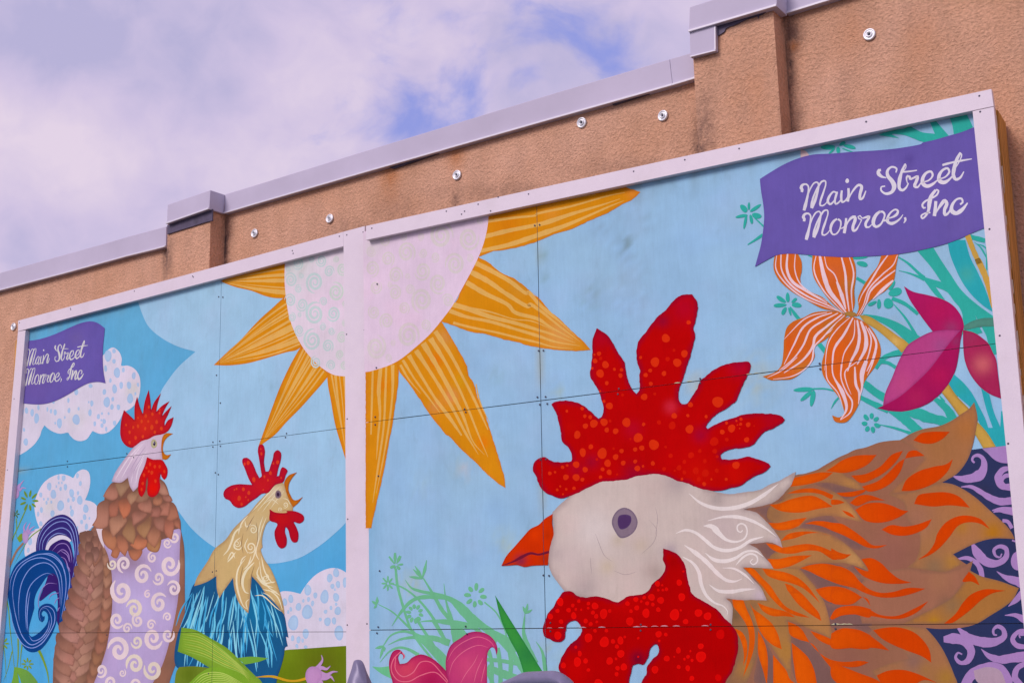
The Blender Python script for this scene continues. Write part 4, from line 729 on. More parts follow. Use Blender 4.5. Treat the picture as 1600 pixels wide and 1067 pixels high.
LET += [('D5', '275,850 232,838 200,808 205,778 225,775', [10,20,32,34,22]), ('D5', '368,800 375,762 330,745 288,780 290,830 330,880 352,930 330,985 270,1002 226,970 228,938 265,930', [12,16,18,24,32,38,40,32,24,18,14,12]),
 ('D5', '455,720 425,790 402,880 402,950 430,970 465,945 490,900', [16,24,30,34,30,18,10]), ('D5', '440,790 465,745 460,716 448,722', [8,8,10,10]), ('D5', '430,795 500,788 572,778', [14,15,9]),
 ('D5', '480,905 470,860 478,832 500,840 505,862 540,850 578,835 566,880 548,930 575,940 612,895', [8,12,20,22,18,20,28,28,24,16,10]),
 ('D5', '625,895 690,870 722,825 706,790 665,800 628,850 628,905 665,930 715,915 770,870', [10,14,18,20,22,30,36,32,20,10]), ('D5', '775,865 845,840 882,790 865,758 820,775 785,825 785,875 825,895 870,875 925,820', [10,14,18,20,22,30,36,32,20,10]),
 ('D5', '990,608 955,670 928,760 922,830 945,865 985,850 1022,790', [22,28,32,34,30,20,10]), ('D5', '985,608 1000,625 985,680 945,750', [12,12,10,8]), ('D5', '815,728 880,710 960,692 1100,668', [20,20,18,8]),

 ('D7', '752,350 708,410 690,480 682,545 650,605 622,625 612,600 650,575 700,568', [22,30,36,34,24,18,16,14,12]), ('D7', '755,348 778,358 760,400 700,435 650,460 622,495 635,525 655,520', [14,16,16,18,16,18,20,14]),
 ('D7', '752,458 748,520 738,602', [28,32,32]), ('D7', '742,590 790,510 838,455 858,480 835,545 840,590 865,580 905,520', [12,16,28,34,34,28,18,8]), ('D7', '985,490 1010,470 1000,435 955,440 910,495 905,550 945,575 1000,545 1058,475', [16,20,20,22,32,38,36,26,10])]
def letters(M, parent, fn):
    q = G(M, 'flag_lettering', parent); q.wk = 1.06
    for t, p, w_ in LET:
        P_, cor, k = parse(p, t)
        if fn is None: q.stroke('', [v / k for v in w_], (216, 204, 222), cp=(P_, cor, 1.0))
        else:
            P2, sc = fn(P_); q.stroke('', [v / k * sc for v in w_], (208, 200, 206), cp=(P2, cor, 1.0))
    ox, oy, k = TILES['D4']; c0 = np.array([[ox + 980/k, oy + 655/k]]); r_ = 18 / k
    if fn: c0, sc = fn(c0); r_ *= sc
    q.ell('P', c0[0][0], c0[0][1], r_ * (.7 if fn else .9), r_, (216, 204, 222)); return q.done()
src = PR.uv([(1252.5, 300), (1518.7, 248.5), (1511.4, 318)]); dst = PL.uv([(42.2, 553), (137.3, 539.6), (130.3, 584)])
Aff = np.linalg.solve(np.hstack([src, np.ones((3, 1))]), dst)
def toleft(P_): uv = PR.uv(P_); r_ = np.hstack([uv, np.ones((len(uv), 1))]) @ Aff; return PL.px(r_), 0.43
fg = G(ML, 'purple_flag'); fg.poly('A1 190,279! 280,275 380,252 480,215 580,170 680,130 765,118 820,135 873,175! 868,230 858,330 855,430 862,540 879,633! 820,622 740,632 660,670 560,730 460,780 370,805 280,808 150,795!', (103, 86, 168), g=7, grads=[('A1',300,600,200,(108,84,158),.5),('A1',640,260,60,(112,92,158),.6)], edge=((96,76,160), 2, .4)); o = fg.done()
letters(ML, o, toleft)
# ================================================================== right mural: the painting
random.seed(21)
# ---- pale green tangle at the lower left
GG = (108, 178, 140); q = Gm(MR, 'grass_stem')
for p, w0, tp_ in (('B4 310,110 325,250 370,420 430,600 500,720 610,860', 20, 'n'), ('B4 270,235 370,270 480,350 600,490 660,590 730,720', [10,14,18,22,26,26], 0), ('B4 540,190 620,320 700,460 790,570 830,720', [10,22,34,44,50], 0),
 ('B4 712,235 730,380 780,560 815,720', [4,16,40,60], 0), ('B4 388,203 440,270 520,300 640,325 750,360 850,420 960,530 1060,610', [3,20,28,36,46,56,60,60], 0), ('B4 278,590 350,480 430,390 500,355 640,348 760,365 860,470 985,610', [3,22,30,34,34,40,46,50], 0),
 ('B4 900,460 980,530 1100,640 1200,700 1320,790', [24,40,64,84,90], 0), ('B4 485,560 560,548 680,550 830,570 985,605', [3,18,44,54,40], 0), ('B4 165,408 280,470 420,600 520,700 620,790 710,880', [5,12,18,22,22,24], 0),
 ('B4 205,755 270,668 360,635 440,645 560,700 640,780 710,930', [8,14,20,24,28,36,40], 0), ('B4 245,748 350,700 480,682 620,690 760,730', [3,20,28,44,60], 0), ('B4 178,892 260,800 340,768 420,785 500,830', [3,12,18,24,30], 0),
 ('B4 480,520 540,620 620,740 690,880 730,980', 24, 'n'), ('B4 620,540 680,640 740,740', 26, 'n'), ('B4 1050,390 1150,480 1215,610 1240,700', 12, 'n'), ('B4 1387,488 1378,650 1420,780 1470,900', [6,26,46,60], 0), ('B4 1480,718 1530,800 1562,980', [3,28,38], 0),
 ('B4 1085,790 1110,900 1110,1090', 34, 'n'), ('B4 1070,868 1200,880 1350,910', 32, 'n'), ('B4 1160,770 1182,930 1184,1090', 36, 'n'), ('B4 1245,740 1270,860 1266,1000', 36, 'n'), ('B4 1075,930 1200,985 1360,1040', [50,64,60], 0), ('B4 1070,960 1130,1090', 30, 'n'), ('B4 1190,700 1290,830 1380,970', [60,50,46], 0),
 ('B4 830,590 870,660 900,690', 60, 'n'), ('B4 970,600 1060,690 1150,720', 40, 'n')):
    q.stroke(p, w0, (104, 178, 150) if w0 == 'x' else GG, tp_ or 'b')
q.poly('B4 112,925! 180,932 262,922! 280,1030! 190,985', (106, 184, 140)); q.poly('B4 455,690! 520,730 640,860 720,960! 740,860 640,750 560,690', GG)
q = G(MR, 'grass_flower')
for a in ((305,-20,305,70,12),(350,5,318,70,14),(255,10,300,72,9),(372,75,325,80,9),(265,105,305,85,12),(345,118,318,88,14),(300,110,308,90,8)): q.stroke(f'B4 {a[2]},{a[3]} {(a[0]+a[2])/2},{(a[1]+a[3])/2} {a[0]},{a[1]}', [8, a[4]*2, a[4]*1.4], GG)
q.done()
for a_ in (('B4', 245, 235, 10, 62, 8, 16, GG), ('B4', 975, 338, 44, 105, 8, 34, GG, .1), ('B4', 470, 485, 38, 82, 10, 28, GG, .2)): q = G(MR, 'grass_flower'); q.petals(*a_); q.done()['kind'] = 'stuff'
for x, y, ps in ((150,412,((155,345),(112,382),(128,442))),(1388,485,((1410,402),(1370,425),(1448,452))),(205,755,((140,775),(178,858),(215,800))),(530,195,((568,40),(470,88),(455,115),(422,178)))):
    q = G(MR, 'grass_bud')
    for a, b_ in ps: q.stroke(f'B4 {x},{y} {(x+a)/2+4},{(y+b_)/2} {a},{b_}', [10, 26, 4], GG)
    q.done()
q = G(MR, 'dark_green_leaf'); q.poly('B4 1139,333! 1230,480 1330,640 1430,800 1545,985! 1700,2000! 1600,2000! 1340,860 1260,700 1190,540', (56, 142, 62), edge=((34, 116, 64), 3, .6), g=4, grads=[('B4',1400,830,90,(40,120,66),.7)]); q.done()
# ---- magenta flower bottom
MG = (182, 38, 96)
q = G(MR, 'magenta_petal'); q.poly('B4 300,2900! 285,1067 262,980 256,880 290,800 340,785 375,820 384,852 368,866! 374,838 350,818 332,850 345,905! 400,895 450,850 520,825 600,850 680,910 745,985 770,1067! 780,2900!', MG, edge=((140,18,72), 4, .7), g=4, grads=[('B4',400,960,110,(214,72,96),.7),('B4',600,1040,90,(160,16,74),.7),('B4',560,920,80,(196,44,92),.5)]); o = q.done()
s = G(MR, 'petal_veins', o)
for p in ('B4 355,800 290,870 275,960 330,1040 420,1050 520,1000 640,975 740,1060', 'B4 310,850 310,950 370,1010 450,980 520,890 600,890 700,990 760,1067', 'B4 365,810 385,840 372,860'): s.stroke(p, 8, (222, 104, 132), 'n')
s.done()
q = G(MR, 'magenta_petal'); q.poly('B4 750,1067! 728,950 730,860 770,750 850,690 920,645 1000,636 1080,660 1140,720 1160,790 1150,832! 1136,780 1112,765 1082,800 1072,850 1072,950 1058,2900! 760,2900!', (186, 52, 112), edge=((142, 28, 84), 4, .7), g=4, grads=[('B4',920,930,130,(204,70,118),.8),('B4',900,730,80,(160,50,108),.5)]); o = q.done()
s = G(MR, 'petal_veins', o)
for p in ('B4 735,890 800,780 900,710 1000,680 1100,720 1145,790', 'B4 755,1000 790,890 880,800 1000,750 1090,770', 'B4 850,1067 900,980 960,900 1000,820', 'B4 1020,1067 1040,980 1060,900', 'B4 960,1067 990,960 1040,850'): s.stroke(p, 7, (216, 100, 136), 'b')
s.done()
# ---- sun, right half
def ray2(outline, g0, strokes):
    q = G(MR, 'sun_ray'); q.poly(outline, OR, rag=.7, edge=((204, 112, 34), 3.5, .6), g=5, grads=g0); o = q.done(); s = G(MR, 'ray_stripes', o)
    for p, w0 in strokes: s.stroke(p, w0, ORT, 'b' if not isinstance(w0, list) else 0)
    s.done()
ray2('B1 1088,250! B5 0,180 400,95 860,40 960,72! 1069,108! 1010,165 920,210 800,280 650,345 500,415 350,460 210,520 100,555 0,578 B1 1200,592 1110,605 1000,650! 960,560', [('B5',1000,110,50,(222,130,50),.8),('B1',1250,380,120,(222,120,10),.6),('B5',330,290,70,(224,140,50),.6)],
 [('B1 1075,352 1300,322 1480,300 B5 200,295 500,225 800,140 940,112', [26,20,18,20,16,12,4]), ('B1 1040,482 1250,430 1400,400 B5 250,372 500,290 760,212 900,165', [36,34,32,36,26,16,4]), ('B1 1010,600 1250,548 1400,500 B5 250,455 450,385 650,300 820,225 930,182', [30,32,38,42,34,20,16,4]), ('B5 290,195 500,160 700,130', [6,10,3])])
ray2('B1 1000,648! 1090,700 1190,780 1300,830 1420,920 1500,990 B6 20,60 110,130 200,235 300,320 400,420 480,490 548,568! 440,578 300,572 135,552 0,525 B2 1340,295 1200,265 1060,225 920,200 800,155 690,120! 640,60! B1 780,1060 870,900 940,770', [('B6',300,430,140,(216,146,78),.9),('B1',1350,900,80,(206,140,50),.6),('B2',1100,60,120,(214,130,10),.4)],
 [('B1 960,690 1100,760 1260,850 1400,950 B6 30,90 120,190 300,340 420,450', [42,38,34,32,30,30,12,3]), ('B1 930,770 1080,850 1240,960 1420,1060 B6 40,190 125,240 300,380 460,500', [44,40,34,34,28,20,12,3]), ('B1 900,860 1050,950 1250,1050 B2 1300,40 1500,100 B6 200,370 400,480', [40,38,30,30,30,14,3]), ('B2 720,-40 900,10 1100,80 1300,130 1500,190 B6 200,430 420,510', [44,40,36,30,26,14,3]), ('B2 760,30 900,80 1100,120 1300,180 1500,240 B6 250,500 460,535', [40,24,26,22,26,14,3]), ('B2 790,130 950,170 1150,210 1350,260 1500,295 B6 220,540 400,560', [22,18,16,18,18,10,3]), ('B2 860,-10 1100,40 1300,100 B6 60,330 250,410', [8,14,8,10,3])])
ray2('B2 690,115! 760,230 830,350 900,480 920,570 960,630 1000,770 1050,880 1100,1030 B3 1110,0 1150,120 1200,290 1216,350 1225,439! 1150,390 1050,300 950,200 880,140 745,0 B2 740,1067 600,900 500,750 400,610 345,545! 310,440! 480,300 600,190', [('B2',640,440,60,(226,108,10),.8),('B2',720,250,70,(206,136,70),.8),('B2',770,740,60,(214,134,80),.9),('B2',850,620,60,(210,146,20),.8),('B3',1040,60,50,(224,112,10),.8),('B2',640,830,50,(206,130,80),.7)],
 [('B2 640,200 760,380 880,600 980,800 1080,1020', [40,28,20,22,8]), ('B2 600,260 720,450 840,680 920,860 1000,1060 B3 1080,180', [44,26,20,18,14,3]), ('B2 540,300 660,500 780,720 870,900 B3 960,60 1050,160', [50,34,36,28,14,3]), ('B2 480,360 600,540 700,700 800,870 900,1060 B3 1000,160', [40,26,28,26,20,3]), ('B2 420,400 540,600 640,760 760,920 860,1067', [36,22,22,34,12]), ('B2 370,440 470,600 590,760 680,880', [26,14,16,4]), ('B2 350,480 420,600 520,720', [20,14,3]), ('B2 980,640 1010,780 1090,960', [8,12,3])])
ray2('B2 60,500! 330,440! 336,545! 330,650 300,860 280,1000 B3 262,20 215,280 180,440 130,660 107,772! 60,772!', [('B2',200,650,60,(224,116,10),.7),('B3',150,500,60,(214,146,20),.7)],
 [('B2 120,520 112,800 105,1060', [16,18,10]), ('B2 185,500 170,700 180,900 165,1067 B3 150,200', [30,32,18,16,3]), ('B2 232,490 225,700 210,1000 B3 165,250 120,560', [16,18,16,16,3]), ('B2 285,480 285,700 260,940 B3 215,150 150,480', [30,16,16,12,3])])
q = G(MR, 'sun_disc'); q.poly('B1 1087,250! 1085,290 1075,400 1045,530 1000,650 940,770 870,900 780,1060 B2 700,100 600,220 480,330 340,440 240,490 95,535! 50,540! B1 40,440! 500,330!', (221, 193, 220), edge=((224,196,222), 3, .6), g=8, grads=[('B1',120,560,90,(212,200,204),.5),('B2',130,400,90,(216,196,206),.5)]); o = q.done()
s = Gm(MR, 'sun_swirl', o)
for t, x, y, r_ in [('B1', *a) for a in ((920,495,96),(690,470,112),(400,610,84),(805,710,92),(640,650,42),(245,665,62),(535,765,76),(310,800,66),(410,810,26),(665,870,82),(305,945,62),(430,920,44),(145,900,56),(530,1010,98),(745,1010,54),(105,600,46),(115,745,66),(525,480,32),(225,510,56),(540,615,40),(930,660,34),(380,480,34),(1010,350,30),(260,880,24))] + [('B2', *a) for a in ((235,115,66),(560,150,48),(415,235,104),(145,335,96),(380,10,52),(130,40,56),(250,420,34),(290,300,26))]:
    s.swirl(t, x, y, r_ * 1.1, (213, 196, 204), turns=2.3, wf=.28)
s.done()['kind'] = 'stuff'
# ---- teal plants upper right
TL, TL2 = (50, 165, 158), (44, 160, 176)
q = Gm(MR, 'teal_leaf')
q.poly('D5 200,440! 400,470! 330,430 450,440 540,470 645,512! 760,520 880,450! 810,370 740,290! 690,300! 742,427! 620,412 560,385 500,350! 440,380 350,390', TL)
q.poly('D5 885,270! 1040,225! 1075,290 1108,362! 1000,420! 925,432! 912,350', TL); q.poly('D5 1120,250! 1160,250! 1130,330!', TL)
q.poly('D2 560,60! 720,30! 800,160 900,310 980,430 1050,505 1150,590 1330,720! 1340,1065! 1290,985 1190,800! 1165,760 1130,688! 1165,790 1200,860! 1100,880 1000,870 1010,700 980,620 930,560 860,470 750,420! 840,555 760,510 640,360 570,290! 660,330 805,372! 710,235', TL)
q.poly('D2 862,-30! 1035,-30! 1080,130 1150,270 1230,450 1300,660! 1220,610 1100,500 1010,380 940,240 890,110', TL2, g=8, grads=[('D2',1050,300,80,(80,160,140),.5)])
q.poly('D2 1225,820! 1340,830! 1350,1065! 1300,1065 1240,900', TL)
for p, w0, tp_ in (('D2 385,130 480,190 590,290 640,330', [10,22,26,30], 0), ('D2 395,263 500,290 640,345', [3,18,34], 0), ('D2 330,530 450,580 580,680', 34, 'n'), ('D2 350,590 460,720 570,900', [10,22,30], 0), ('D2 0,345 70,385', 24, 'n'), ('D7 1080,800 1225,838', 44, 'n'), ('D7 1120,850 1180,900 1245,1010', [3,16,14], 0), ('D7 1150,870 1210,890 1250,930', [3,12,12], 0), ('D7 1240,840 1240,1060 D2 1240,260', 12, 'n'),
 ('C8 440,100 500,125', 10, 'n'), ('C8 290,530 330,590 370,640', [10,28,34], 0), ('C8 525,830 590,910', 38, 'n'), ('C8 845,290 920,335', 26, 'n'), ('E1 448,1020 480,1000 512,978', [3,10,12], 0),
 ('D1 485,572 580,572 670,592', 13, 'n'), ('D1 632,738 665,680 710,630', [3,18,10], 0), ('D1 890,510 1000,600 1110,665', [50,62,70], 0), ('D1 870,640 970,690 1110,755', [34,46,46], 0), ('D1 1120,750 1240,820 1330,900 1400,980', [40,76,84,90], 0), ('D1 1230,752 1400,800 1600,848', [40,92,70], 0), ('D1 1000,400 1080,310 1240,262', [40,40,60], 0), ('D1 1040,345 1110,358 1170,395', 30, 'n'), ('D1 1020,868 1150,895 1320,950', [5,20,26], 0),
 ('D3 700,540 850,660 930,790', [30,70,90], 0), ('D3 780,530 830,600', [4,30], 0), ('D3 860,450 940,560', 60, 'n'), ('D4 940,385 1030,418', 10, 'n'), ('D4 195,950 290,1040', [8,14], 0), ('D4 1250,260 1400,250 1600,300', [3,20,50], 0)): q.stroke(p, w0, TL, tp_ or 'n')
q.poly('D2 40,680! 200,700 380,760 530,850 610,905! 500,985! 350,840 200,750', TL)
q.poly('D3 860,440! 925,335! 1020,420 1100,520 1170,650 1225,760 1255,850! 1300,850! 1240,680 1185,460! 1265,530! 1310,700 1372,845! 1380,690! 1440,690! 1440,1050! 1320,1040 1240,950 1190,850 1150,760 1100,680 1080,650 990,570', TL2, g=8, grads=[('D3',1000,460,60,(46,160,150),.6)])
q.poly('D3 430,685! 600,665 760,735 900,768! 990,760! 900,810! 800,822 650,780 540,740', TL)
for t, x, y, rx, ry, ro_ in (('D2',45,200,52,26,12),('D2',20,140,70,14,-5),('D2',362,470,68,38,-14),('D2',205,585,20,46,0),('D2',295,580,48,48,20),('D2',325,400,30,50,25),('D2',140,580,44,18,-25),('C8',270,452,16,40,0),('C8',215,467,44,18,33),('C8',325,476,30,12,-40),('C8',205,517,56,16,-3),('C8',345,515,42,20,4),('C8',240,565,16,38,28),('C8',288,568,10,34,-14),
 ('D1',405,578,85,19,-2),('D1',425,632,64,17,-40),('D1',478,650,20,70,12),('D4',820,375,60,20,0),('D4',1000,370,50,17,12),('D4',905,400,16,30,0),('D4',850,408,34,9,-42),('D4',940,345,30,14,-25),('D4',118,885,40,22,48),('D4',160,866,10,32,0),('D4',215,882,52,15,-34),('D4',100,948,52,13,-12),('D4',225,945,42,22,10),('D4',130,995,12,58,10),('D4',180,975,14,38,-12)): q.ell(t, x, y, rx, ry, TL, rot=ro_)
q = G(MR, 'teal_flower'); q.petals('D1', 963, 855, 34, 88, 7, 36, TL, .35); q.done()['kind'] = 'stuff'
q = G(MR, 'pale_bud'); q.poly('D4 592,395! 632,405 668,447! 592,470!', (205, 172, 180)); q.done()
GD = (196, 150, 72)
q = G(MR, 'gold_stem'); q.stroke('D7 1050,770 1100,900 1170,1060 D2 1150,150 1220,300 1260,420 1295,620', [50,52,50,60,60,44,18], GD, 0); q.done()
q = G(MR, 'gold_stem'); q.poly('D2 10,690! 100,700 250,790 400,900 D3 440,0 500,52! 425,130! 360,62 D2 180,830 70,760', GD, g=4, edge=((160,128,60), 3, .6), grads=[('D2',350,960,50,(216,178,110),.7)]); q.done()
q = G(MR, 'gold_stem'); q.poly('D3 790,490! 870,420! 950,540 1085,680! 990,760! 900,630', GD, g=4, edge=((130,110,60), 4, .7)); q.poly('D3 1130,770! 1240,890 1335,1040! 1215,1060! 1120,900!', GD, g=4, edge=((140,118,60), 4, .6)); q.done()
q = G(MR, 'dark_teal_leaf'); q.poly('D2 1010,800! 1100,750 1200,722 1310,716! 1315,800! 1180,805 1030,838!', (80, 134, 124), g=4, edge=((70,116,110), 3, .6)); q.done()
q = G(MR, 'magenta_petal'); q.poly('D2 1013,833! 1120,860 1210,920 1262,970 1300,1050 D3 1330,190 1352,350 1380,570! 1280,530 1180,460 1080,330 1030,200 1016,80 1014,10!', (166, 38, 86), g=4, edge=((146, 26, 78), 4, .6), grads=[('D3',1200,240,90,(202,96,106),.9),('D2',1080,900,60,(150,50,90),.6)]); q.done()
q = G(MR, 'magenta_petal'); q.poly('D2 445,414! 530,465 680,500 830,545 930,610 1000,710 1022,790 1015,840! 880,845 730,860! 660,770 580,660 500,540', (170, 24, 92), g=4, edge=((150, 24, 88), 4, .5), grads=[('D2',780,640,130,(184,24,88),.7),('D2',900,820,70,(140,60,110),.6)]); q.done()
q = G(MR, 'magenta_petal', label='large magenta lower petal folded along a dark crease'); q.poly('D3 188,662! 243,640! 265,520 330,370 400,200 480,60 D2 560,925 700,855 830,832 1012,833! D3 990,10 975,130 940,300 860,450 720,590 580,660 450,692 320,690', (162, 20, 86), g=4, edge=((130, 24, 78), 4, .6), grads=[('D3',780,350,110,(184,24,84),.6),('D3',560,560,100,(176,34,88),.6),('D3',950,20,50,(140,50,100),.7)]); o = q.done()
q = G(MR, 'petal_fold', o); q.poly('D3 243,642! 265,520 330,370 400,200 480,60 D2 560,927 700,857 830,834 990,836! D3 905,10 820,120 700,280 560,420 400,555', (180, 64, 130), g=4, edge=((140, 44, 104), 3.5, .55), grads=[('D3',420,420,110,(192,72,132),.8),('D3',800,60,80,(156,74,132),.7)]); q.done()
# ---- orange striped flower
ST = (226, 192, 208)
def opet(outline, strokes, gr_=()):
    q = G(MR, 'striped_petal'); q.poly(outline, (208, 96, 36), g=4, edge=((182, 108, 34), 3.5, .65), grads=gr_); o = q.done(); s = G(MR, 'petal_stripes', o)
    for p, w0 in strokes:
        if isinstance(w0, list): s.stroke(p, w0, ST, 0)
        else: s.stroke(p, [w0*.55, w0*.95, w0*1.1, w0*.8, w0*.3], ST, 0)
    s.done()
opet('C8 190,60! 240,60! 345,70! 385,150 388,230 375,300 400,370 470,410 560,450 640,520 745,592! 680,568 560,545 420,470 300,400 200,310 155,220 160,120', [('C8 180,90 172,210 240,320 380,440 560,520 700,567', 11), ('C8 215,80 220,220 290,340 430,440 600,515 725,580', 15), ('C8 270,80 265,220 310,320 430,400 600,500', 22), ('C8 335,80 330,220 370,330 460,410 600,485', 10)])
opet('C8 480,70! 600,80 800,90! 835,190 838,290 825,400 830,500 805,590! 740,586! 640,500 560,400 490,290 473,200', [('C8 510,90 490,220 560,380 680,520 745,585', 11), ('C8 535,90 570,260 620,400 700,500 765,588', 34), ('C8 575,100 600,200 660,260 700,370 750,500', 9), ('C8 680,320 720,430 755,550', 28), ('C8 715,100 750,250 760,400 785,585', 19), ('C8 780,100 820,250 802,400 812,560', 13)], [('C8',780,350,60,(170,110,50),.7),('C8',650,250,60,(206,96,62),.5)])
opet('C8 1060,70! 1200,60! 1175,190 1150,320 1080,400 980,460 920,520 885,590 835,613! 862,540 855,470 900,360 960,270 1020,190', [('C8 1120,80 1040,190 960,320 890,430 862,500', 14), ('C8 1185,100 1150,180 1060,260 950,380 900,520 850,605', 11), ('C8 1168,225 1060,305 960,400 925,500 870,600', 15), ('C8 1150,310 1080,370 980,468', 24)])
opet('C8 765,605! 690,572 560,567 480,580 400,620 320,650 265,700 240,800 235,900 215,1020 D1 170,430 62,470! 130,500 220,498 300,492 380,442 430,380 480,340 497,300! 495,230 C8 600,790 680,690', [('C8 600,577 480,600 400,640 240,800', 9), ('C8 640,580 520,620 400,700 320,850 240,1010', 15), ('C8 690,582 560,650 460,720 400,850 320,960 200,1060', 15), ('C8 725,592 600,690 500,780 480,860 400,970 D1 240,440', 20), ('C8 745,600 640,700 560,790 495,860 D1 470,340 400,420 300,470 150,493', 12), ('D1 350,310 220,420 100,480', 9), ('C8 720,620 640,720 580,770', 8)], [('C8',620,700,60,(176,110,40),.8),('C8',270,850,70,(218,84,20),.8),('D1',380,400,60,(196,116,46),.7)])
opet('C8 805,607! 700,645 640,720 600,820 580,900 555,1000 556,1067 D1 575,480 640,570 700,650 735,730 740,780 700,810 640,793! 660,840 700,855 760,848 820,780 870,680 890,570 930,480 990,400 1040,310 1045,230 1012,140 960,60 C8 900,650', [('C8 790,617 680,720 610,830 578,1060', 9), ('C8 815,622 740,760 660,880 640,1060', 19), ('C8 830,640 820,780 740,920 715,1067', 10), ('C8 850,640 868,780 850,880 800,980 770,1067', 24), ('C8 880,650 920,760 920,870 850,1010', 30), ('C8 920,690 965,790 955,890 900,1060', 12), ('C8 945,705 1008,830 985,950 930,1067', 18), ('D1 590,370 600,490 690,610 735,740', 9), ('D1 640,370 650,460 730,610 760,740 710,830', [10,12,34,22,6]), ('D1 720,370 715,480 760,600 808,680 790,770 710,832', [14,10,10,14,12,4]), ('D1 850,345 750,430 760,520 800,620', 10), ('D1 830,390 840,540 865,600 862,700', 20), ('D1 925,340 890,450 890,560 868,650', [30,40,20,4]), ('D1 1010,260 970,380 935,460', 10)], [('C8',700,880,90,(222,92,20),.7),('C8',850,720,60,(200,96,64),.5),('D1',700,430,60,(220,92,16),.7)])
q = G(MR, 'flower_heart'); q.ell('C8', 795, 590, 52, 20, (156, 112, 66), rot=8, soft=(170,120,60)); q.done()
# ---- wave band behind the feathers
q = G(MR, 'dark_wave_ground'); q.poly('C5 900,480! 1165,440 1300,422 1450,407! 1620,400! C7 1800,2900! 900,2900! 700,700! C6 800,500!', (46, 52, 92), g=7, grads=[('C5',1250,800,80,(52,50,80),.6),('C7',1500,520,120,(30,50,100),.6)]); o = q.done()
s = Gm(MR, 'wave_swirl', o); LV = (166, 126, 188)
s.poly('C5 1250,430! 1300,472 1350,520 1400,545 1500,556! 1500,400!', LV, g=5, grads=[('C5',1280,440,40,(140,116,160),.6)])
for p, w0 in (('C5 1005,658 1080,680 1170,675 1240,640 1268,570 1255,510 1215,485 1178,498 1168,528 1188,548', [8,44,66,80,84,70,44,30,22,16]),
 ('C5 1490,590 1420,610 1385,670 1410,735 1500,762', [30,50,60,56,40]), ('C5 1500,650 1440,660 1415,700 1440,730 1480,725', [30,34,30,20,10]),
 ('C5 1075,748 1160,748 1230,785 1310,835 1400,870 1510,862', [6,34,46,56,64,62]), ('C5 1335,945 1400,930 1520,935', [10,30,34]), ('C6 1345,105 1400,92 1520,105', [10,44,60]), ('C6 1420,175 1465,185 1500,240', [30,30,30]),
 ('C6 1170,370 1215,450 1290,520 1380,530 1450,480 1450,410 1395,390 1350,420 1365,470 1400,480 1415,450', [20,70,84,70,60,50,42,34,28,20,10]), ('C6 1500,340 1530,350', 14), ('C6 1045,495 1130,488 1200,525 1240,590 1250,660', [10,34,40,44,44]),
 ('C6 1372,598 1450,650 1580,690', [4,50,90]), ('C6 1590,770 1540,830 1470,890', [50,50,6]), ('C7 1440,500 1530,500 1640,560', [6,40,70]),
 ('C7 1050,605 1130,680 1240,720 1360,720 1435,675 1425,615 1380,592 1345,620 1350,660 1375,665', [16,60,74,84,78,60,44,34,24,12]), ('C7 930,700 1040,695 1120,730 1160,800 1130,880 1070,895 1030,850 1050,812 1085,825', [50,90,80,70,66,50,34,22,10]),
 ('C7 1640,630 1550,640 1505,700 1540,750 1640,765', [40,36,40,44,30]), ('C7 1600,660 1560,665 1570,690', [20,16,8]), ('C7 1243,780 1310,840 1400,868 1500,855 1640,840', [4,50,70,80,90]), ('C7 1100,1120 1150,1010 1230,960 1330,940 1420,980 1460,1080 1470,2800', [80,100,90,80,80,90,100]), ('C7 1640,890 1545,940 1525,1020 1580,1090', [40,44,50,60])): s.stroke(p, w0, LV, 0 if isinstance(w0, list) else 'n')
s.ell('C6', 1545, 515, 56, 76, LV); s.poly('C7 1180,960! 1300,930 1400,960 1450,1067! 1250,1080 1200,1040', (176, 146, 170)); s.done()
# ---- feathers of the giant hen
FB, FT_, FD = (150, 98, 78), (176, 120, 74), (124, 88, 86)
rh = G(MR, 'giant_hen', label='giant hen: cream head, red comb and brown feathers'); rh.poly('C3 1290,120 1370,105 1480,70 1530,40 1600,0 C5 60,500 130,470 190,440 280,420 390,380 480,365 578,358! 640,315 750,270 900,240 1000,195 1080,140 1140,100 1185,44! 1212,170 1202,260 1165,430 1120,540 1040,640 918,712! 1000,725 1090,765 1200,840 1300,930 1400,1020 C6 1455,220 1500,280 1522,330! 1440,325 1350,325 1250,345 1150,385 1080,420 1010,456! 1050,490 1090,520 1130,545! 1160,600! 1250,640 1400,680 1557,738! 1510,830 1440,890 1330,960 1210,1032 C7 1100,600 900,614 780,604! 850,680 920,780 980,900 1020,1000 1045,1067 1100,2900! C4 300,2900! 390,1067! 445,560! 370,350! C3 850,860! 900,390!', FB, g=6, grads=[('C6',500,450,220,(146,90,80),.8),('C3',1150,560,120,(140,100,80),.6),('C3',1500,330,150,(160,106,74),.5),('C4',1400,900,200,(144,90,80),.7)]); rh = rh.done()
g_ = Gm(MR, 'feather_underside', rh)
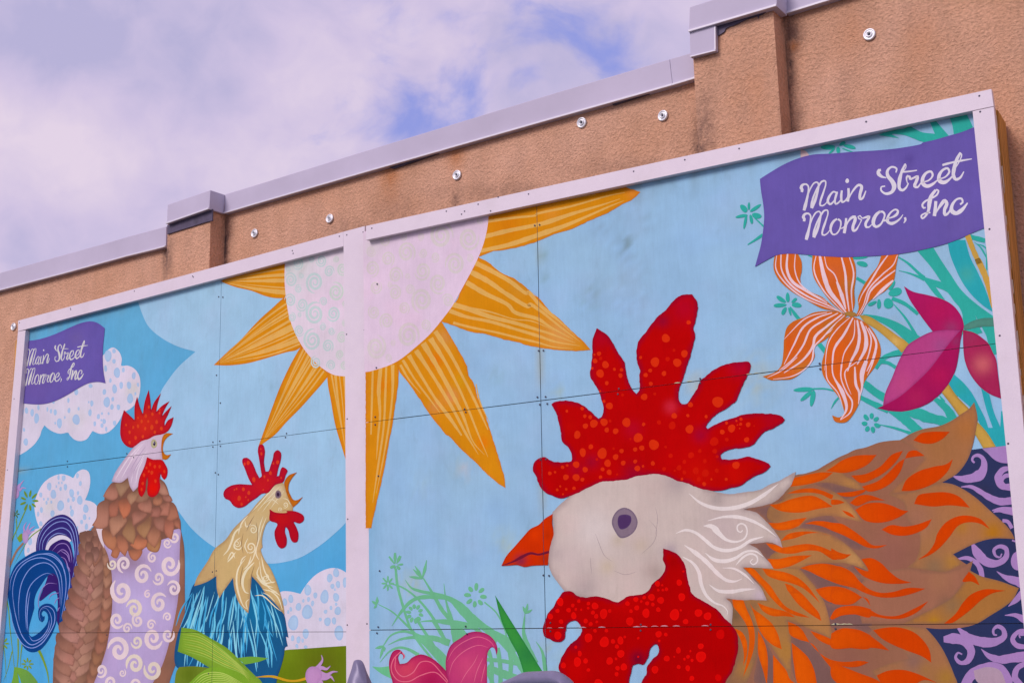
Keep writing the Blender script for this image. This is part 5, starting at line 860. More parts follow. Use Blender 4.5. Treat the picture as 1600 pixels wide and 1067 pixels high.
for p in ('C3 870,402! 1000,380 1090,365 1180,310 1290,130! 1350,200 1200,330 1150,440 1100,520 1180,620! 1090,530 1000,445', 'C3 1450,190! 1530,180 1600,186 C5 60,735 180,768 280,800 200,830 100,850 0,790 C3 1600,250 1530,225', 'C3 1322,555! 1370,505 1480,465 1600,460 C6 60,190 150,260 230,330 330,400 200,420 60,330 C3 1600,615 1480,580 1400,565', 'C3 1328,895! 1420,860 1600,850 C6 100,560 200,620 300,700 300,740 200,700 100,640 0,620 C4 1600,60 1400,300 1240,500 1160,290 1080,190', 'C4 1100,300! 1250,400 1500,420 1600,520 1600,640 1400,600 1270,600', 'C5 470,806! 560,720 650,640 770,520! 720,620 640,720 600,800', 'C4 700,650! 790,830 900,980 935,1067 640,1067 650,900', 'C4 940,640! 1100,720 1250,900 1350,1067 1000,1067 940,900', 'C3 910,692! 1010,682 1100,690 1180,740! 1130,890! 1060,830 990,750', 'C3 858,887! 950,887 1050,900! 1150,1000! 1080,1067! 1000,1040'):
    g_.poly(p, FD, g=6, edge=((150, 100, 82), 5, .5))
g_.done()
def fe(pts, col=FT_, grads=(), edge=((132, 94, 76), 4, .55), nm='feather'):
    q = G(MR, nm, rh); q.poly(pts, col, g=5, edge=edge, grads=grads); return q.done()
fe('C5 560,362! 640,320 750,272 900,242 1000,197 1080,142 1140,102 1184,48! 1210,170 1200,260 1163,430 1118,540 1038,638 916,710! 800,742 640,790 470,808! 560,720 650,640 770,520! 700,440', (164, 106, 70), [('C5',1120,260,110,(176,108,58),.8),('C5',620,500,120,(156,98,82),.8),('C5',640,330,60,(140,94,86),.7),('C5',900,420,110,(160,104,62),.5)])
fe('C5 470,810! 640,792 800,744 916,712! 1000,727 1090,767 1200,842 1300,932 1400,1022 C6 1455,222 1498,280 1520,328! 1440,323 1350,323 1250,343 1150,383 1080,418 1008,456! 1040,490 1090,535! 950,600 800,590 630,562! 700,500 730,300 620,150 600,30', (166, 110, 72), [('C6',1340,270,90,(178,112,20),.9),('C6',1080,230,60,(174,116,30),.6),('C6',700,150,160,(156,104,86),.8),('C6',1000,520,70,(176,122,44),.6),('C6',850,560,90,(130,102,80),.7),('C6',1200,80,100,(172,112,56),.6)])
fe('C6 640,566! 780,596 950,602 1080,562 1176,508! 1140,620 1080,722 1000,818 850,908 700,982 590,1032! 250,1032! 200,800 300,640', (158, 102, 82), [('C6',900,680,100,(168,112,84),.7),('C6',950,870,70,(128,92,74),.7)])
fe('C6 1150,592! 1250,640 1400,680 1556,739! 1510,830 1440,890 1330,960 1208,1032! 600,1034! 750,955 900,880 1000,815 1080,720', (168, 110, 58), [('C6',1000,880,90,(140,104,76),.8),('C6',850,1020,50,(178,122,20),.8),('C6',1400,740,80,(168,104,50),.5)])
fe('C7 300,590! 560,586 780,604! 850,680 920,780 980,900 1020,1000 1045,1067 1095,2900! 500,2900! 380,1067 330,960! 480,900 640,860! 560,760 420,680', (162, 106, 74), [('C7',950,1020,90,(166,118,40),.7),('C7',620,640,60,(178,122,40),.5),('C7',680,880,90,(134,96,90),.8),('C7',780,950,60,(160,110,60),.6)])
fe('C4 1005,110! 1080,190 1160,290 1220,400 1255,520 1270,600 1300,712! 1180,650 1080,610 1000,570 908,543! 930,640 940,750 938,900 934,1047! 880,930 800,800 720,680 650,600! 600,500 540,380 560,340 735,375! 700,300 640,200 540,100 800,60', (170, 116, 70), [('C4',860,560,160,(160,112,66),.5),('C4',900,800,100,(176,120,50),.6),('C4',620,150,80,(128,92,70),.8),('C4',1150,500,90,(184,124,76),.6),('C4',620,420,60,(136,98,72),.7)])
fe('C4 445,380! 540,370! 600,500 655,620 666,700 650,840 620,940 560,1090! 380,1090! 460,960 492,860 500,760 490,660 440,580', (148, 104, 76), [('C4',560,950,80,(172,118,60),.8),('C4',470,500,60,(110,84,60),.8)])
fe('C3 1180,325! 1285,130! 1400,108 1530,60 C5 60,525 100,645 200,700 287,792! 180,765 60,735 0,718 C3 1530,180 1450,190 1360,225 1250,300', (164, 110, 74), [('C5',150,720,70,(184,126,72),.8),('C3',1230,260,60,(138,98,76),.5)])
fe('C5 0,785 80,830 150,900 200,960 256,1047! 150,1020 0,990 C3 1480,465 1370,505 1323,556! 1230,560 1150,545! 1060,470 1080,380 1180,330 1300,262 1500,255 1600,262', (170, 114, 72), [('C5',150,950,80,(190,134,80),.8),('C3',1130,450,70,(134,96,74),.55)])
fe('C6 0,305 100,360 180,430 250,510 302,592! 200,555 100,530 0,530 C3 1420,860 1328,897! 1200,893 1100,895! 1080,800 1180,730! 1150,640 1130,600 1330,560 1480,582 1600,620', (172, 116, 72), [('C6',180,500,90,(194,140,90),.8),('C3',1180,630,60,(134,96,74),.55),('C3',1120,820,60,(140,98,64),.7)])
# orange flames
q = Gm(MR, 'orange_flame', rh); random.seed(3)
FL = ['C3 1235,215! 1270,150 1370,120 1500,95 1610,95! 1540,150 1450,182 1350,202', 'C3 1225,270! 1330,235 1450,228 1530,250 1610,284! C5 10,-200 0,-220'[:0] or 'C3 1225,270! 1330,235 1450,228 1530,250 1610,284! 1600,315 1500,275 1400,262 1300,268', 'C3 1078,362! 1150,357 1250,320 1380,290 1450,292 1530,330 1605,380! 1480,400 1350,428 1220,425 1150,408', 'C3 1068,513! 1150,515 1270,490 1392,469! 1320,540 1230,572 1130,570', 'C3 1172,665! 1230,610 1330,588 1450,590 1605,628! 1500,600 1400,605 1280,645',
 'C3 1048,683! 1140,700 1190,718 1300,700 1400,690 1500,710 1610,756! 1600,812 1500,755 1400,745 1280,770 1180,767 1100,735', 'C3 1062,813! 1150,815 1280,790 1432,784! 1330,840 1230,882 1108,892', 'C4 545,103! 620,110 700,190 770,260 830,350 900,430 1050,498 1095,520! 960,497 860,440 760,340 700,260 610,170', 'C4 698,108! 800,125 900,145 1000,190 1080,260 1140,340 1182,402! 1110,332 1030,270 930,230 830,205 740,168', 'C4 884,233! 950,260 1040,330 1120,420 1170,480 1191,547! 1100,490 1000,410 930,320', 'C4 658,394! 720,420 800,445 900,470 973,516! 880,507 780,505 700,460',
 'C4 448,362! 540,368! 570,450 610,540 635,640 630,770 590,900 540,1012! 575,850 590,700 570,590 500,480 460,430', 'C4 588,385! 620,440 700,500 780,570 830,660 861,782! 790,750 720,690 670,610 630,490', 'C4 468,608! 530,640 570,720 570,830 540,922! 545,820 520,710', 'C4 663,628! 720,730 745,850 738,1090! 705,960 665,820', 'C4 788,828! 850,900 900,960 930,1030 1010,1090! 790,1090!',
 'C4 913,553! 980,580 1030,620 1090,720 1150,790 1250,860 1350,885 1450,885 1562,880! 1500,915 1420,930 1350,922 1450,960 1610,1025! 1600,1090! 1400,1090! 1290,960 1200,850 1120,740 1000,700 930,660', 'C4 943,728! 1010,780 1080,850 1130,950 1158,1090! 1010,1090 960,900', 'C4 1015,107! 1100,80 1230,70 1380,110 1450,160 1500,230 1605,300! 1590,315 1480,277 1330,240 1180,180 1080,130', 'C4 1142,285! 1230,262 1340,262 1450,300 1532,351! 1450,395 1360,408 1250,385 1180,335', 'C4 1258,532! 1310,450 1420,420 1520,425 1605,450! 1600,515 1450,490 1330,500', 'C4 1098,628! 1200,665 1292,708! 1295,640 1380,612 1500,620 1605,668! 1600,770 1400,768 1250,745 1150,690',
 'C3 1550,84! C5 20,572 80,530 190,490 372,482! 300,560 200,610 100,633 20,626', 'C5 158,655! 280,640 400,580 500,480 592,447! 540,530 450,620 350,680 240,716', 'C5 248,747! 380,700 470,630 560,540 606,514! 570,620 500,710 400,770 300,786', 'C5 608,512! 640,455 700,445 772,490! 690,497', 'C5 678,361! 740,305 820,290 982,289! 920,350 840,387 760,387', 'C5 578,782! 620,690 720,620 850,580 950,560 1007,518! 970,610 880,700 750,762 650,782', 'C5 684,890! 720,820 830,797 960,795 1060,830 1148,920! 980,902 840,912', 'C6 716,502! 800,440 850,370 880,280 950,190 1050,140 1140,135 1240,165 1317,247! 1230,200 1130,190 1050,220 980,310 900,400 820,460', 'C5 148,882! 220,825 300,815 442,861! 320,865 210,907', 'C5 193,940! 280,890 400,880 500,905 580,940 637,950! 560,1000 450,1040 340,1046 260,1020', 'C5 35,797! 150,790 290,765! 270,790 180,828 80,825', 'C3 1372,522! 1450,500 1530,500 C6 0,192 80,202 180,260 260,320 340,380 458,379! 380,405 290,398 180,342 80,292 0,260 C3 1520,545 1440,528',
 'C6 245,495! 330,488 410,530 480,600 560,660 662,692! 560,702 430,697 330,670 250,630 180,556! 302,595', 'C6 412,250! 490,213 600,225 700,210 832,163! 790,230 700,280 600,302 500,292', 'C6 -6,548! 80,560 170,610 230,680 300,740 400,775 500,770 640,735 778,742! 680,780 540,812 400,814 280,780 180,732 80,682 -6,665', 'C6 -6,725! 100,735 200,780 249,815! 170,870 80,877 -6,855', 'C6 253,808! 300,830 319,888! 290,845', 'C6 -6,968! 60,900 180,885 300,910 400,960 540,968 680,910 803,846! 720,930 600,987 480,994 340,972 200,957 80,967 -6,1000', 'C6 1140,600! 1190,640 1229,714! 1160,682 1088,683', 'C6 935,1032! 1030,950 1090,860 1160,790 1270,748 1445,758! 1340,780 1250,832 1150,922 1060,990 1000,1027', 'C6 -6,0! 60,5 105,25! 40,42 -6,40', 'C6 82,88! 150,112 192,152! 130,132', 'C6 -6,405! 60,440 150,462! 80,492 -6,495',
 'C7 -6,650! 80,610 180,615 300,660 400,730 477,793! 350,772 180,772 -6,768', 'C7 342,623! 430,605 550,600 680,640 770,720 815,800 827,893! 750,842 620,792 500,742 410,690', 'C7 -6,878! 120,890 220,878 307,890! 220,927 130,930 60,915! 200,970 400,1055 430,1110! 100,1110! -6,1010', 'C7 372,1000! 470,960 600,955 720,990 875,1062! 760,1040 650,1110! 430,1110!', 'C3 1208,1018! 1260,1035 1300,1067 1330,1100! 1240,1090', 'C4 1215,-8! 1440,-8! 1380,30 1300,30']
for f_ in FL: q.poly(f_, (212, 72, 0), colx=(1170, (226, 96, 8), 1400, (206, 62, 2)), g=6, edge=((186, 64, 16), 1.6, .4))
q.done()
# ---- head
hd = G(MR, 'cream_head', rh); hd.poly('B8 443,105! 520,30 B7 345,850 430,780 700,650 1060,600 1400,700 C3 550,235 640,258 740,275 830,265 900,255 1000,240 1080,195 1160,165 1230,125 1299,87! 1270,180 1210,260 1130,335 1060,362 868,402! 970,430 1040,490 1110,570 1160,640 1188,722! 1140,697 1090,677 1010,682 908,692! 980,730 1030,790 1075,840 1112,895! 1040,892 950,887 858,886! 900,930 960,1000 C4 690,270 715,320 737,377! 640,372 540,374 398,360! 440,400 452,440 446,580! B8 900,900! 545,768! 480,680 440,620 410,540 418,420 450,290 448,180', (199, 177, 176), rag=.6, g=6, edge=((156, 132, 136), 8, .7), grads=[('B8',800,250,190,(216,198,202),.75),('B8',600,500,150,(204,178,182),.6),('C3',700,560,180,(186,160,168),.5),('B8',480,450,60,(168,146,152),.5),('B8',720,740,120,(168,146,152),.6),('B8',1300,600,90,(164,138,136),.6),('C3',640,320,60,(150,132,136),.6),('C3',950,290,70,(196,176,168),.6),('B8',900,560,60,(196,172,150),.6),('B8',1180,380,60,(196,170,152),.5),('B8',990,340,50,(192,168,146),.5),('C3',300,180,90,(160,140,148),.6),('C3',250,750,60,(148,126,148),.6),('C4',680,340,60,(196,170,194),.6),('C3',1150,690,50,(198,174,196),.7)]); o = hd.done()
s = Gm(MR, 'neck_swirl', rh); HW = (226, 208, 212)
for p, w0 in (('C3 408,270 500,345 620,390 760,393 900,357 1020,290 1152,190', [3,26,32,36,34,30,3]), ('C3 563,497 700,465 830,468 950,505 1050,562 1135,628', [3,18,30,26,18,3]), ('C3 528,540 600,545 660,605 720,655 800,672 870,645 893,590 880,540 845,520 812,540 815,580 840,592 856,575', [3,40,52,38,26,20,16,14,12,12,14,12,8]), ('C3 298,602 380,575 460,595 540,655 620,720 720,745 830,720 920,662 1035,628', [3,22,26,28,30,28,26,22,3]), ('C3 370,700 470,770 560,845 640,930 720,992 790,1002 850,980', [3,34,38,36,30,24,3]), ('C3 543,765 620,822 720,832 800,805 880,755 960,752 1028,795', [3,30,34,26,20,16,3]), ('C3 798,867 860,800 920,772 970,790 978,835 945,862 918,838 940,815', [3,16,18,16,14,12,10,6]), ('C3 688,890 780,895 870,945 952,1022', [3,18,18,3]), ('C4 35,12 120,65 170,140 190,240 230,330 300,395 375,425 410,470 405,500', [3,22,28,32,28,24,16,10,3]), ('C4 255,243 330,295 440,303 540,288 640,280', [3,28,32,26,3])): s.stroke(p, w0, HW, 0)
s.done()
s = G(MR, 'pencil_lines', o)
for p in ('B8 800,280 830,360 880,470 950,520', 'B8 760,480 765,560 770,620', 'B8 1240,160 1310,250 1290,350 1180,460', 'B8 950,590 1050,625 1150,600', 'B8 1300,60 1320,160 1300,300'): s.stroke(p, 3.5, (156, 134, 142), 'b')
s.done()
ey = G(MR, 'eye', rh); ey.poly('B8 1045,68 1110,98 1153,180 1132,258 1070,310 1010,320 968,270 939,200 950,140 990,88', (134, 112, 132), g=3, edge=((96, 78, 108), 2.2, .7)); o = ey.done()
s = G(MR, 'pupil', o); s.poly('B8 998,138 1050,125 1096,140 1098,190 1062,236 1010,247 988,200', (78, 50, 98), g=3, edge=((88, 64, 110), 1.5, .5)); s.done()
bk = G(MR, 'beak', rh); bk.poly('B8 17,553! 60,470 130,390 200,310 260,245 330,210 380,160 446,119! 442,200 454,290 436,350 418,430 406,547! 340,548 270,552 210,562 150,546 80,550', (204, 46, 2), g=4, edge=((168, 44, 6), 3, .6), grads=[('B8',300,290,60,(222,56,0),.7),('B8',400,300,40,(178,40,0),.6),('B8',180,510,50,(120,34,70),.8),('B8',380,490,40,(160,40,20),.7),('B8',260,530,40,(206,34,6),.6)]); o = bk.done()
s = G(MR, 'beak_line', o); s.stroke('B8 25,550 120,515 190,478 260,448 330,458 415,436', [4, 14, 24, 22, 16, 20], (112, 24, 52), 0); s.done()
# ---- comb
cb = G(MR, 'red_comb', rh, 'huge red comb speckled with orange dots'); cb.poly('B7 340,838! 290,845 230,820 160,790 120,730 90,650 70,620 70,570 90,530 130,505 170,503 230,535 290,545 350,540 385,535 390,480 370,430 310,370 300,290 280,200 255,120 220,60! 240,45 340,30 440,50 490,75 530,105 580,150 612,182! 640,165 655,100 650,60 B6 645,1010 610,900 545,790 550,720 562,620 565,480 600,389! 680,440 740,520 780,600 825,660 850,790 890,890 930,936! 955,900 955,780 960,740 940,680 930,600 945,500 1000,430 1060,350 1120,280 1170,240 1230,170 1280,125 1350,105 1395,107! 1430,160 1440,220 1420,330 1405,400 1420,450 1400,540 1370,650 1340,740 1310,830 1285,900 1285,990 1310,1020 1350,1015 1390,960 1440,880 1460,825 1520,780 C2 380,320 440,290 500,262 580,245 690,239! 711,265 695,330 650,420 615,500 590,560 520,620 420,680 370,730 335,780 350,800! 400,770 460,740 560,710 650,680 760,670 880,675 950,685 996,722! 980,745 940,770 890,800 830,820 770,880 730,930 650,958 560,965 490,990 455,1015 470,1052! 540,1055 620,1045 690,1028 760,1050 C3 1030,0 1070,20 1086,45! 1050,85 950,130 900,160 840,205 760,225 690,245 640,250 550,240 460,215 390,185 310,165 220,125 130,110 60,112 B7 1060,645 1000,650 930,660 850,685 750,700 650,705 560,740 480,780 400,815', (184, 2, 4), g=4.5, rag=.9, edge=((132, 4, 46), 7, .7), grads=[('B6',1330,220,110,(178,4,40),.7),('B6',1150,330,50,(120,8,60),.5),('B6',640,470,70,(168,4,40),.6),('C2',620,280,90,(176,6,50),.7),('C2',880,710,80,(166,4,36),.6),('C2',420,480,110,(192,4,4),.5),('C2',40,610,45,(206,40,64),.5),('B7',1220,90,50,(206,40,64),.5),('B7',900,270,70,(176,10,50),.4),('B7',560,540,60,(130,8,50),.5),('B7',430,600,60,(160,4,44),.5),('B7',1450,650,140,(200,14,2),.6),('C3',800,120,120,(204,12,2),.6),('B7',900,640,80,(124,6,50),.5),('C2',290,850,60,(140,6,60),.5),('B7',380,250,60,(196,10,4),.5)]); o = cb.done()
s = G(MR, 'comb_dots', o); s.dk = .88; DO, DF = (214, 44, 12), (200, 20, 6)
s.dots('B6', '1365,340,20 1175,472,38 1243,572,14f 1330,600,32 1190,645,20f 1085,670,42 1270,675,38 965,632,14 1045,740,18 1007,778,20 1160,765,22 1050,850,18 618,600,20 580,608,10 585,660,22 632,640,16f 672,692,32 628,765,36 563,722,12 747,730,14 806,735,16 797,782,20 683,845,18 627,912,10 995,960,30 705,1035,32 660,997,14 1382,1025,22 815,943,14f 1083,935,14f', DO, fcol=DF)
s.dots('B7', '350,118,13 478,97,17 500,160,16 545,168,18 575,222,36 505,242,24 660,210,34 437,315,30,38 483,462,30,40 550,415,22 645,470,45,50 683,275,22 757,285,26 710,200,14f 847,212,40 945,340,42 1075,398,46,50 990,228,16 1118,212,20f 1245,157,26 1228,238,32,38f 1373,268,38 1358,155,15 920,437,20 975,425,24 806,450,20 757,500,26 690,552,32 820,550,22 703,627,24 648,602,18 920,537,18 938,595,26 1067,553,20 985,577,12 428,563,30 503,605,25 428,670,32 342,668,26 315,585,16 353,570,12 208,636,17 252,626,11 480,688,18 631,667,16 410,760,16 345,768,12 295,744,10 270,773,13 318,810,9 770,645,10f 1160,600,18f 1215,490,20f 1285,590,24f 1425,615,30f 1505,635,34f 1450,685,20f 1495,725,18 1385,485,28f 1460,445,14f 1500,535,18f 1330,540,18f 1310,685,14f 600,520,12f 740,430,12f 880,350,10f', DO, fcol=DF)
s.dots('C2', '435,575,50 205,597,22 550,795,35 472,825,22 508,750,14 628,718,15 590,732,10 625,760,14 598,767,7 617,795,7 688,764,22 738,775,8f 675,890,24 510,888,18f 405,905,40f 338,697,15 0,950,12f 410,985,22f 430,1030,14f 285,985,16f', DO, fcol=DF)
s.dots('C3', '800,35,34 640,80,20f 718,152,14 595,152,10 350,150,12 290,80,10f 205,65,14f 370,95,18f 540,5,14f', DO, fcol=DF)
s.done()['kind'] = 'stuff'
# ---- wattle
wt = G(MR, 'wattle', rh, 'huge red wattle speckled with bright dots')
outer = parse('B8 545,765! 600,765 650,800 720,815 800,805 880,820 990,853 1070,805 1130,798 1230,772 1280,700 1350,640 1385,570 1368,510 1367,409! 1430,425 1500,470 1550,550 1565,640 1595,760 C4 100,300 140,345 230,395 330,460 390,530 445,580 490,660 498,770 480,860 450,960 390,1067 300,2900! -100,2900! C1 975,2900! 970,1067 1015,980 1020,930 1060,870 1110,820 1112,760 1090,740 1050,770 1030,840 990,910 940,905 900,920 885,980 865,1067 860,2900! 480,2900! 430,1120 375,1067 330,1010 285,960 290,890 330,810 370,750 440,690 475,635 465,590 430,548 390,550 350,580 340,640 325,700 290,722 240,715 200,695 160,670 150,610 175,530 190,490 240,430 270,370 330,300')
wt.poly('', (176, 0, 2), closed_pts=crspline(outer[0], outer[1], True), rag=.9, g=4.5, edge=((122, 4, 40), 6, .65), grads=[('C1',800,420,120,(196,2,2),.6),('C1',940,860,60,(100,6,44),.8),('C1',1240,60,60,(150,0,6),.5),('C1',400,960,100,(198,2,2),.6),('C1',1300,700,160,(166,0,4),.4),('C1',420,740,50,(110,6,44),.5)]); o = wt.done()
s = G(MR, 'wattle_dots', o); s.dk = .92; s.dots('C1', '295,388,30,38 213,510,24 302,552,20 275,668,34 272,463,18 365,457,20 400,418,16 450,382,16 408,503,24,32 425,450,12 530,402,16 585,422,30 568,477,18 657,487,34,45 595,508,20 507,547,20 549,572,18 600,555,12 708,463,16 470,453,10 528,440,12 875,550,32,40 925,368,22 855,402,20 933,438,22 995,352,16 970,385,12 1056,350,30 1020,400,18 1067,410,16 1132,375,30 1010,482,34,40 885,465,16 1112,453,20 1105,237,24 1145,250,10 1112,290,12 1180,283,16 1150,290,12 1287,228,26 1322,135,10 1308,348,30,38 1248,495,44,50 1300,458,10 1340,552,24 1447,480,34 1523,507,34 1115,657,28 1175,660,16 1120,713,12 530,687,34,42 663,722,42,48 735,717,20 797,710,28,36 767,760,18 800,820,32,36 833,680,12 945,690,12 425,765,14 458,818,18,26 438,888,34,42 507,880,22 322,917,22,28 707,880,30,34 760,862,12 773,940,20 825,930,28,34 765,990,18 530,955,16 615,1070,40 1085,952,32 1183,860,26 1280,792,22,28 1245,845,8 1358,940,20,28 1282,930,18 1392,1025,22 1468,845,48,48 1466,757,26 1380,798,10 1360,845,16 1330,865,12 1394,875,14 945,845,10 585,628,16 680,628,16', (226, 12, 8), (220, 8, 6)); s.dots('C4', '350,658,40 332,1020,30', (206, 4, 4)); s.done()['kind'] = 'stuff'
# ---- purple flag
fg = G(MR, 'purple_flag'); fg.poly('D4 252,640! 330,590 450,520 580,465 700,436 850,428 1050,412 1250,400 1430,380 1600,346 D5 620,515 740,485 870,448 1000,410 1160,350! D7 1260,700! 1215,718 1100,765 950,832 800,882 600,930 400,965 200,982 0,993 C8 760,117 650,113 520,105 380,92 270,88 180,100 90,145 -2,197! 25,100 50,0 D4 288,960 280,850 262,740', (104, 86, 168), g=8, edge=((96, 76, 160), 2, .4), grads=[('D4',1490,470,40,(86,72,150),.6),('D5',500,680,50,(92,72,152),.5),('D4',1200,600,180,(112,88,170),.5),('D7',1000,700,160,(110,90,168),.5)]); o = fg.done()
letters(MR, o, None)
# chipped paint along the joints
s = G(MR, 'paint_chips')
for a in 'C1 205,607 300,606 480,602 640,600 930,597 990,595 1080,592 1160,590 1260,590 1500,588 C2 100,418 200,405 700,345 760,338 C4 1300,578 1350,577 1420,575 C7 30,572 100,574'.split():
    if ',' not in a: t_ = a; continue
    x, y = map(float, a.split(',')); s.stroke(f'{t_} {x-30},{y+1} {x},{y-3} {x+34},{y+1}', random.uniform(5, 9), (206, 150, 170) if t_ == 'C1' else (190, 178, 150))
s.done()['kind'] = 'stuff'
# ================================================================== parked car, only its roof reaches into the picture
def ray_at(px, py, Y):
    d = (px - W0/2) / FPX * CX_ + (H0/2 - py) / FPX * CY_ + Rz; return CAM + d * (Y / d[1])
fin_b = ray_at(561, 1074, 3.0); fin_t = ray_at(561, 1029.5, 3.0)
hx = R(35); fwd = Vector((math.sin(hx), -math.cos(hx), 0)); side = Vector((-math.cos(hx), -math.sin(hx), 0))   # forward of the car, its far right
zr = fin_b[2]; car = empty('parked_car', 'grey car in the foreground, only its roof antenna and rack foot in view', 'car')
car.matrix_world = Matrix(((fwd.x, side.x, 0, fin_b[0]), (fwd.y, side.y, 0, fin_b[1]), (0, 0, 1, 0), (0, 0, 0, 1)))
car.matrix_world = Matrix(((fwd.x, -side.x, 0, fin_b[0]), (fwd.y, -side.y, 0, fin_b[1]), (0, 0, 1, 0), (0, 0, 0, 1)))
# local x forward, y to the left of the car, origin under the antenna
def loft(name, st, mat, parent, closed=True, lvl=1):
    V, F = [], []; n = len(st[0])
    for s_ in st: V += s_
    for i in range(len(st)-1):
        for k in range(n - (0 if closed else 1)): k2 = (k+1) % n; F.append((i*n+k, i*n+k2, (i+1)*n+k2, (i+1)*n+k))
    if closed: F += [tuple(reversed(range(n))), tuple(range((len(st)-1)*n, len(st)*n))]
    o = mesh_obj(name, V, F, mat, parent, smooth=True)
    if lvl: sm = o.modifiers.new('sub', 'SUBSURF'); sm.levels = lvl; sm.render_levels = lvl
    return o
def sec(x, zb, zs, zt, wb, ws, wt):
    return [(x, y, z) for y, z in ((-wb*.8, zb), (-wb, zb+.08), (-ws, (zb+zs)*.5), (-ws, zs-.03), (-wt, zt-.05), (-wt*.85, zt), (0, zt+.012), (wt*.85, zt), (wt, zt-.05), (ws, zs-.03), (ws, (zb+zs)*.5), (wb, zb+.08), (wb*.8, zb))]
lower = [(-.62,.35,.88,.92,.74,.80,.76),(-.55,.26,.92,.97,.84,.88,.82),(-.1,.22,.95,1.0,.86,.91,.86),(.8,.2,.95,.99,.87,.92,.86),(2.0,.2,.94,.98,.87,.92,.86),(2.6,.2,.93,.98,.87,.92,.84),(3.3,.22,.88,.93,.86,.91,.80),(3.75,.28,.74,.78,.80,.84,.70),(3.85,.36,.62,.66,.70,.74,.62)]
lower = [((x - .35) if x < .3 else x, *r_) for x, *r_ in lower]
body = loft('body', [sec(*s_) for s_ in lower], 'car_paint', car)
top = [(-.50,.94,.97,.80,.76),(-.30,.94,1.22,.79,.66),(-.12,.95,zr-.045,.78,.60),(.25,.95,zr-.008,.78,.60),(.8,.95,zr+.012,.79,.61),(1.3,.95,zr-.01,.79,.60),(1.62,.95,zr-.07,.80,.59),(2.0,.94,1.22,.81,.62),(2.42,.93,.97,.82,.70)]
def cab(x, zb, zt, wb, wt): return [(x, -wb, zb), (x, -(wb*.35+wt*.65)-.02, zb+(zt-zb)*.62), (x, -wt, zt-.055*(zt-zb)/.5), (x, -wt*.9, zt-.012), (x, -wt*.5, zt), (x, 0, zt+.004), (x, wt*.5, zt), (x, wt*.9, zt-.012), (x, wt, zt-.055*(zt-zb)/.5), (x, (wb*.35+wt*.65)+.02, zb+(zt-zb)*.62), (x, wb, zb)]
top = [((x - .35) if x < .2 else x, *r_) for x, *r_ in top]
cabin = loft('roof', [cab(*s_) for s_ in top], 'car_paint', car)
def panel(name, pts, mat, off):
    n = (Vector(pts[1])-Vector(pts[0])).cross(Vector(pts[2])-Vector(pts[0])).normalized()
    V = [tuple(Vector(p)+n*off) for p in pts] + [tuple(Vector(p)-n*.03) for p in pts]; k = len(pts)
    return mesh_obj(name, V, [tuple(range(k)), tuple(reversed(range(k, 2*k)))] + [(i, k+i, k+(i+1) % k, (i+1) % k) for i in range(k)], mat, car)
for sg in (-1, 1):
    for a, b_ in ((-.4, .7), (.78, 1.55)):
        x2 = b_ + (.35 if b_ > 1 else 0); pts = [(a, sg*.80, .99), (x2, sg*.81, .99), (b_, sg*.665, zr-.15), (a+.05, sg*.665, zr-.15)]
        panel('side_window', pts if sg < 0 else pts[::-1], 'car_glass', .018)
panel('windscreen', [(2.38, -.68, 1.0), (2.38, .68, 1.0), (1.72, .52, zr-.10), (1.72, -.52, zr-.10)], 'car_glass', .03)
panel('rear_window', [(-.82, .66, 1.02), (-.82, -.66, 1.02), (-.55, -.52, zr-.12), (-.55, .52, zr-.12)], 'car_glass', .03)
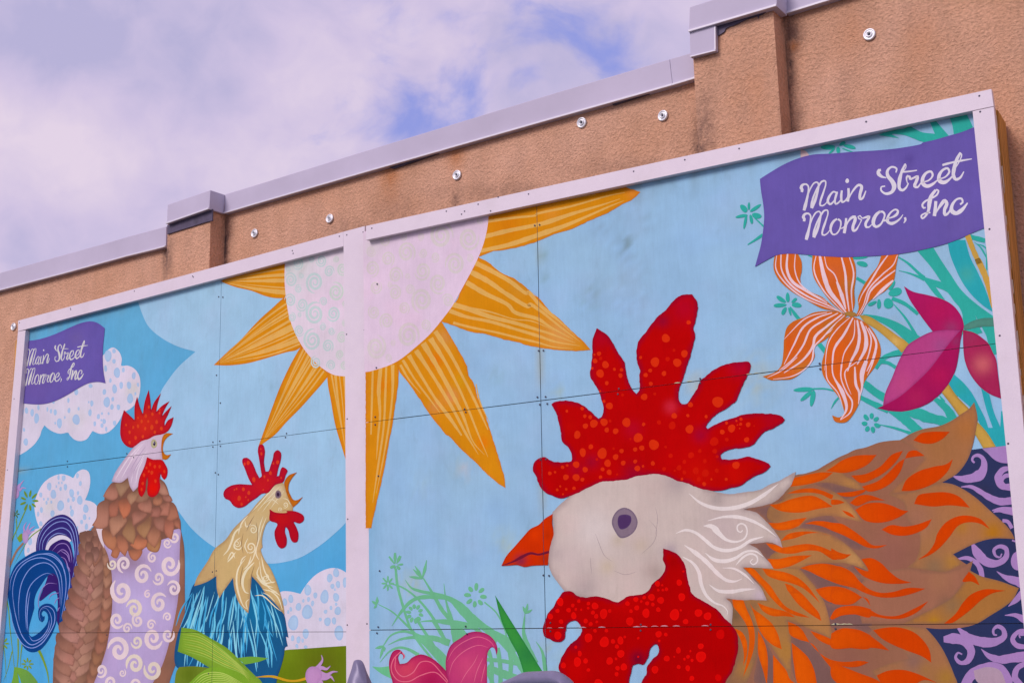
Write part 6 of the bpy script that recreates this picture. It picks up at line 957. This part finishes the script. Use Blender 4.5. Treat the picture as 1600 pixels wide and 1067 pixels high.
for x in (.0, 3.0):
    for sg in (-1, 1):
        w_ = bpy.data.objects.new('wheel', None); vs, fs = lathe([(.20, -.09), (.30, -.10), (.325, -.07), (.325, .07), (.30, .10), (.20, .09)], 32)
        ty = mesh_obj('wheel', vs, fs, 'car_rubber', car, smooth=True); ty.matrix_local = Matrix.Translation((x, sg*.84, .325)) @ Matrix.Rotation(-sg*math.pi/2, 4, 'X')
        vs, fs = lathe([(.21, .04), (.20, .092), (.17, .075), (.06, .06), (.04, .085)], 24); mesh_obj('rim', vs, fs, 'wheel_rim', ty, smooth=True)
for sg in (-1, 1):
    panel('headlight', [(3.72, sg*.72, .60), (3.72, sg*.48, .60), (3.70, sg*.50, .74), (3.66, sg*.72, .74)][::sg], 'lamp_clear', .09)
    panel('tail_light', [(-.93, sg*.74, .70), (-.93, sg*.56, .70), (-.91, sg*.58, .88), (-.89, sg*.74, .88)][::-sg], 'lamp_red', .06)
    loft('mirror', [[(1.95+dx, sg*(.92+dy), 1.0+dz) for dx, dz in ((-.05*s_, -.07*s_), (.06*s_, -.06*s_), (.06*s_, .06*s_), (-.05*s_, .07*s_))] for dy, s_ in ((-.12, .5), (0, 1), (.10, .9), (.14, .5))], 'car_paint', car)
# shark fin antenna: its outline against the white post is a blunt cone on a wider skirt
hf = fin_t[2] - zr
fn = loft('roof_antenna', [[(x, y, z) for y, z in ((-w_, zr-.01), (-w_*.98, zr+h*.22), (-w_*.52, zr+h*.62), (-w_*.34, zr+h*.95), (-w_*.2, zr+h), (w_*.2, zr+h), (w_*.34, zr+h*.95), (w_*.52, zr+h*.62), (w_*.98, zr+h*.22), (w_, zr-.01))] for x, w_, h in ((-.022,.010,hf*.70),(-.016,.026,hf*.96),(-.004,.030,hf*1.02),(.010,.030,hf*.86),(.022,.026,hf*.45),(.034,.010,hf*.12))], 'car_trim', car, True, 2)
# feet of a roof rack
def rail(y, x0, x1, parent):
    st = []; n = 22
    for i in range(n + 1):
        t = i / n; x = x0 + (x1-x0)*t; e = min(t, 1-t) * abs(x1-x0); h = .042 * (min(1, (1-t)/.16)**.5 if t > .5 else min(1, t/.5)**1.1) + .004; base = zr - .012 - .03*((x-.75)/.9)**2
        ww = .022; st.append([(x, y+math.cos(a)*ww, base + h*.62 + math.sin(a)*h*.42) for a in [2*math.pi*k/10 for k in range(10)]])
    loft('rack_foot', st, 'car_trim', car, True, 1)
rail(.5, -.24, .15, car); rail(-.5, -.24, .15, car)
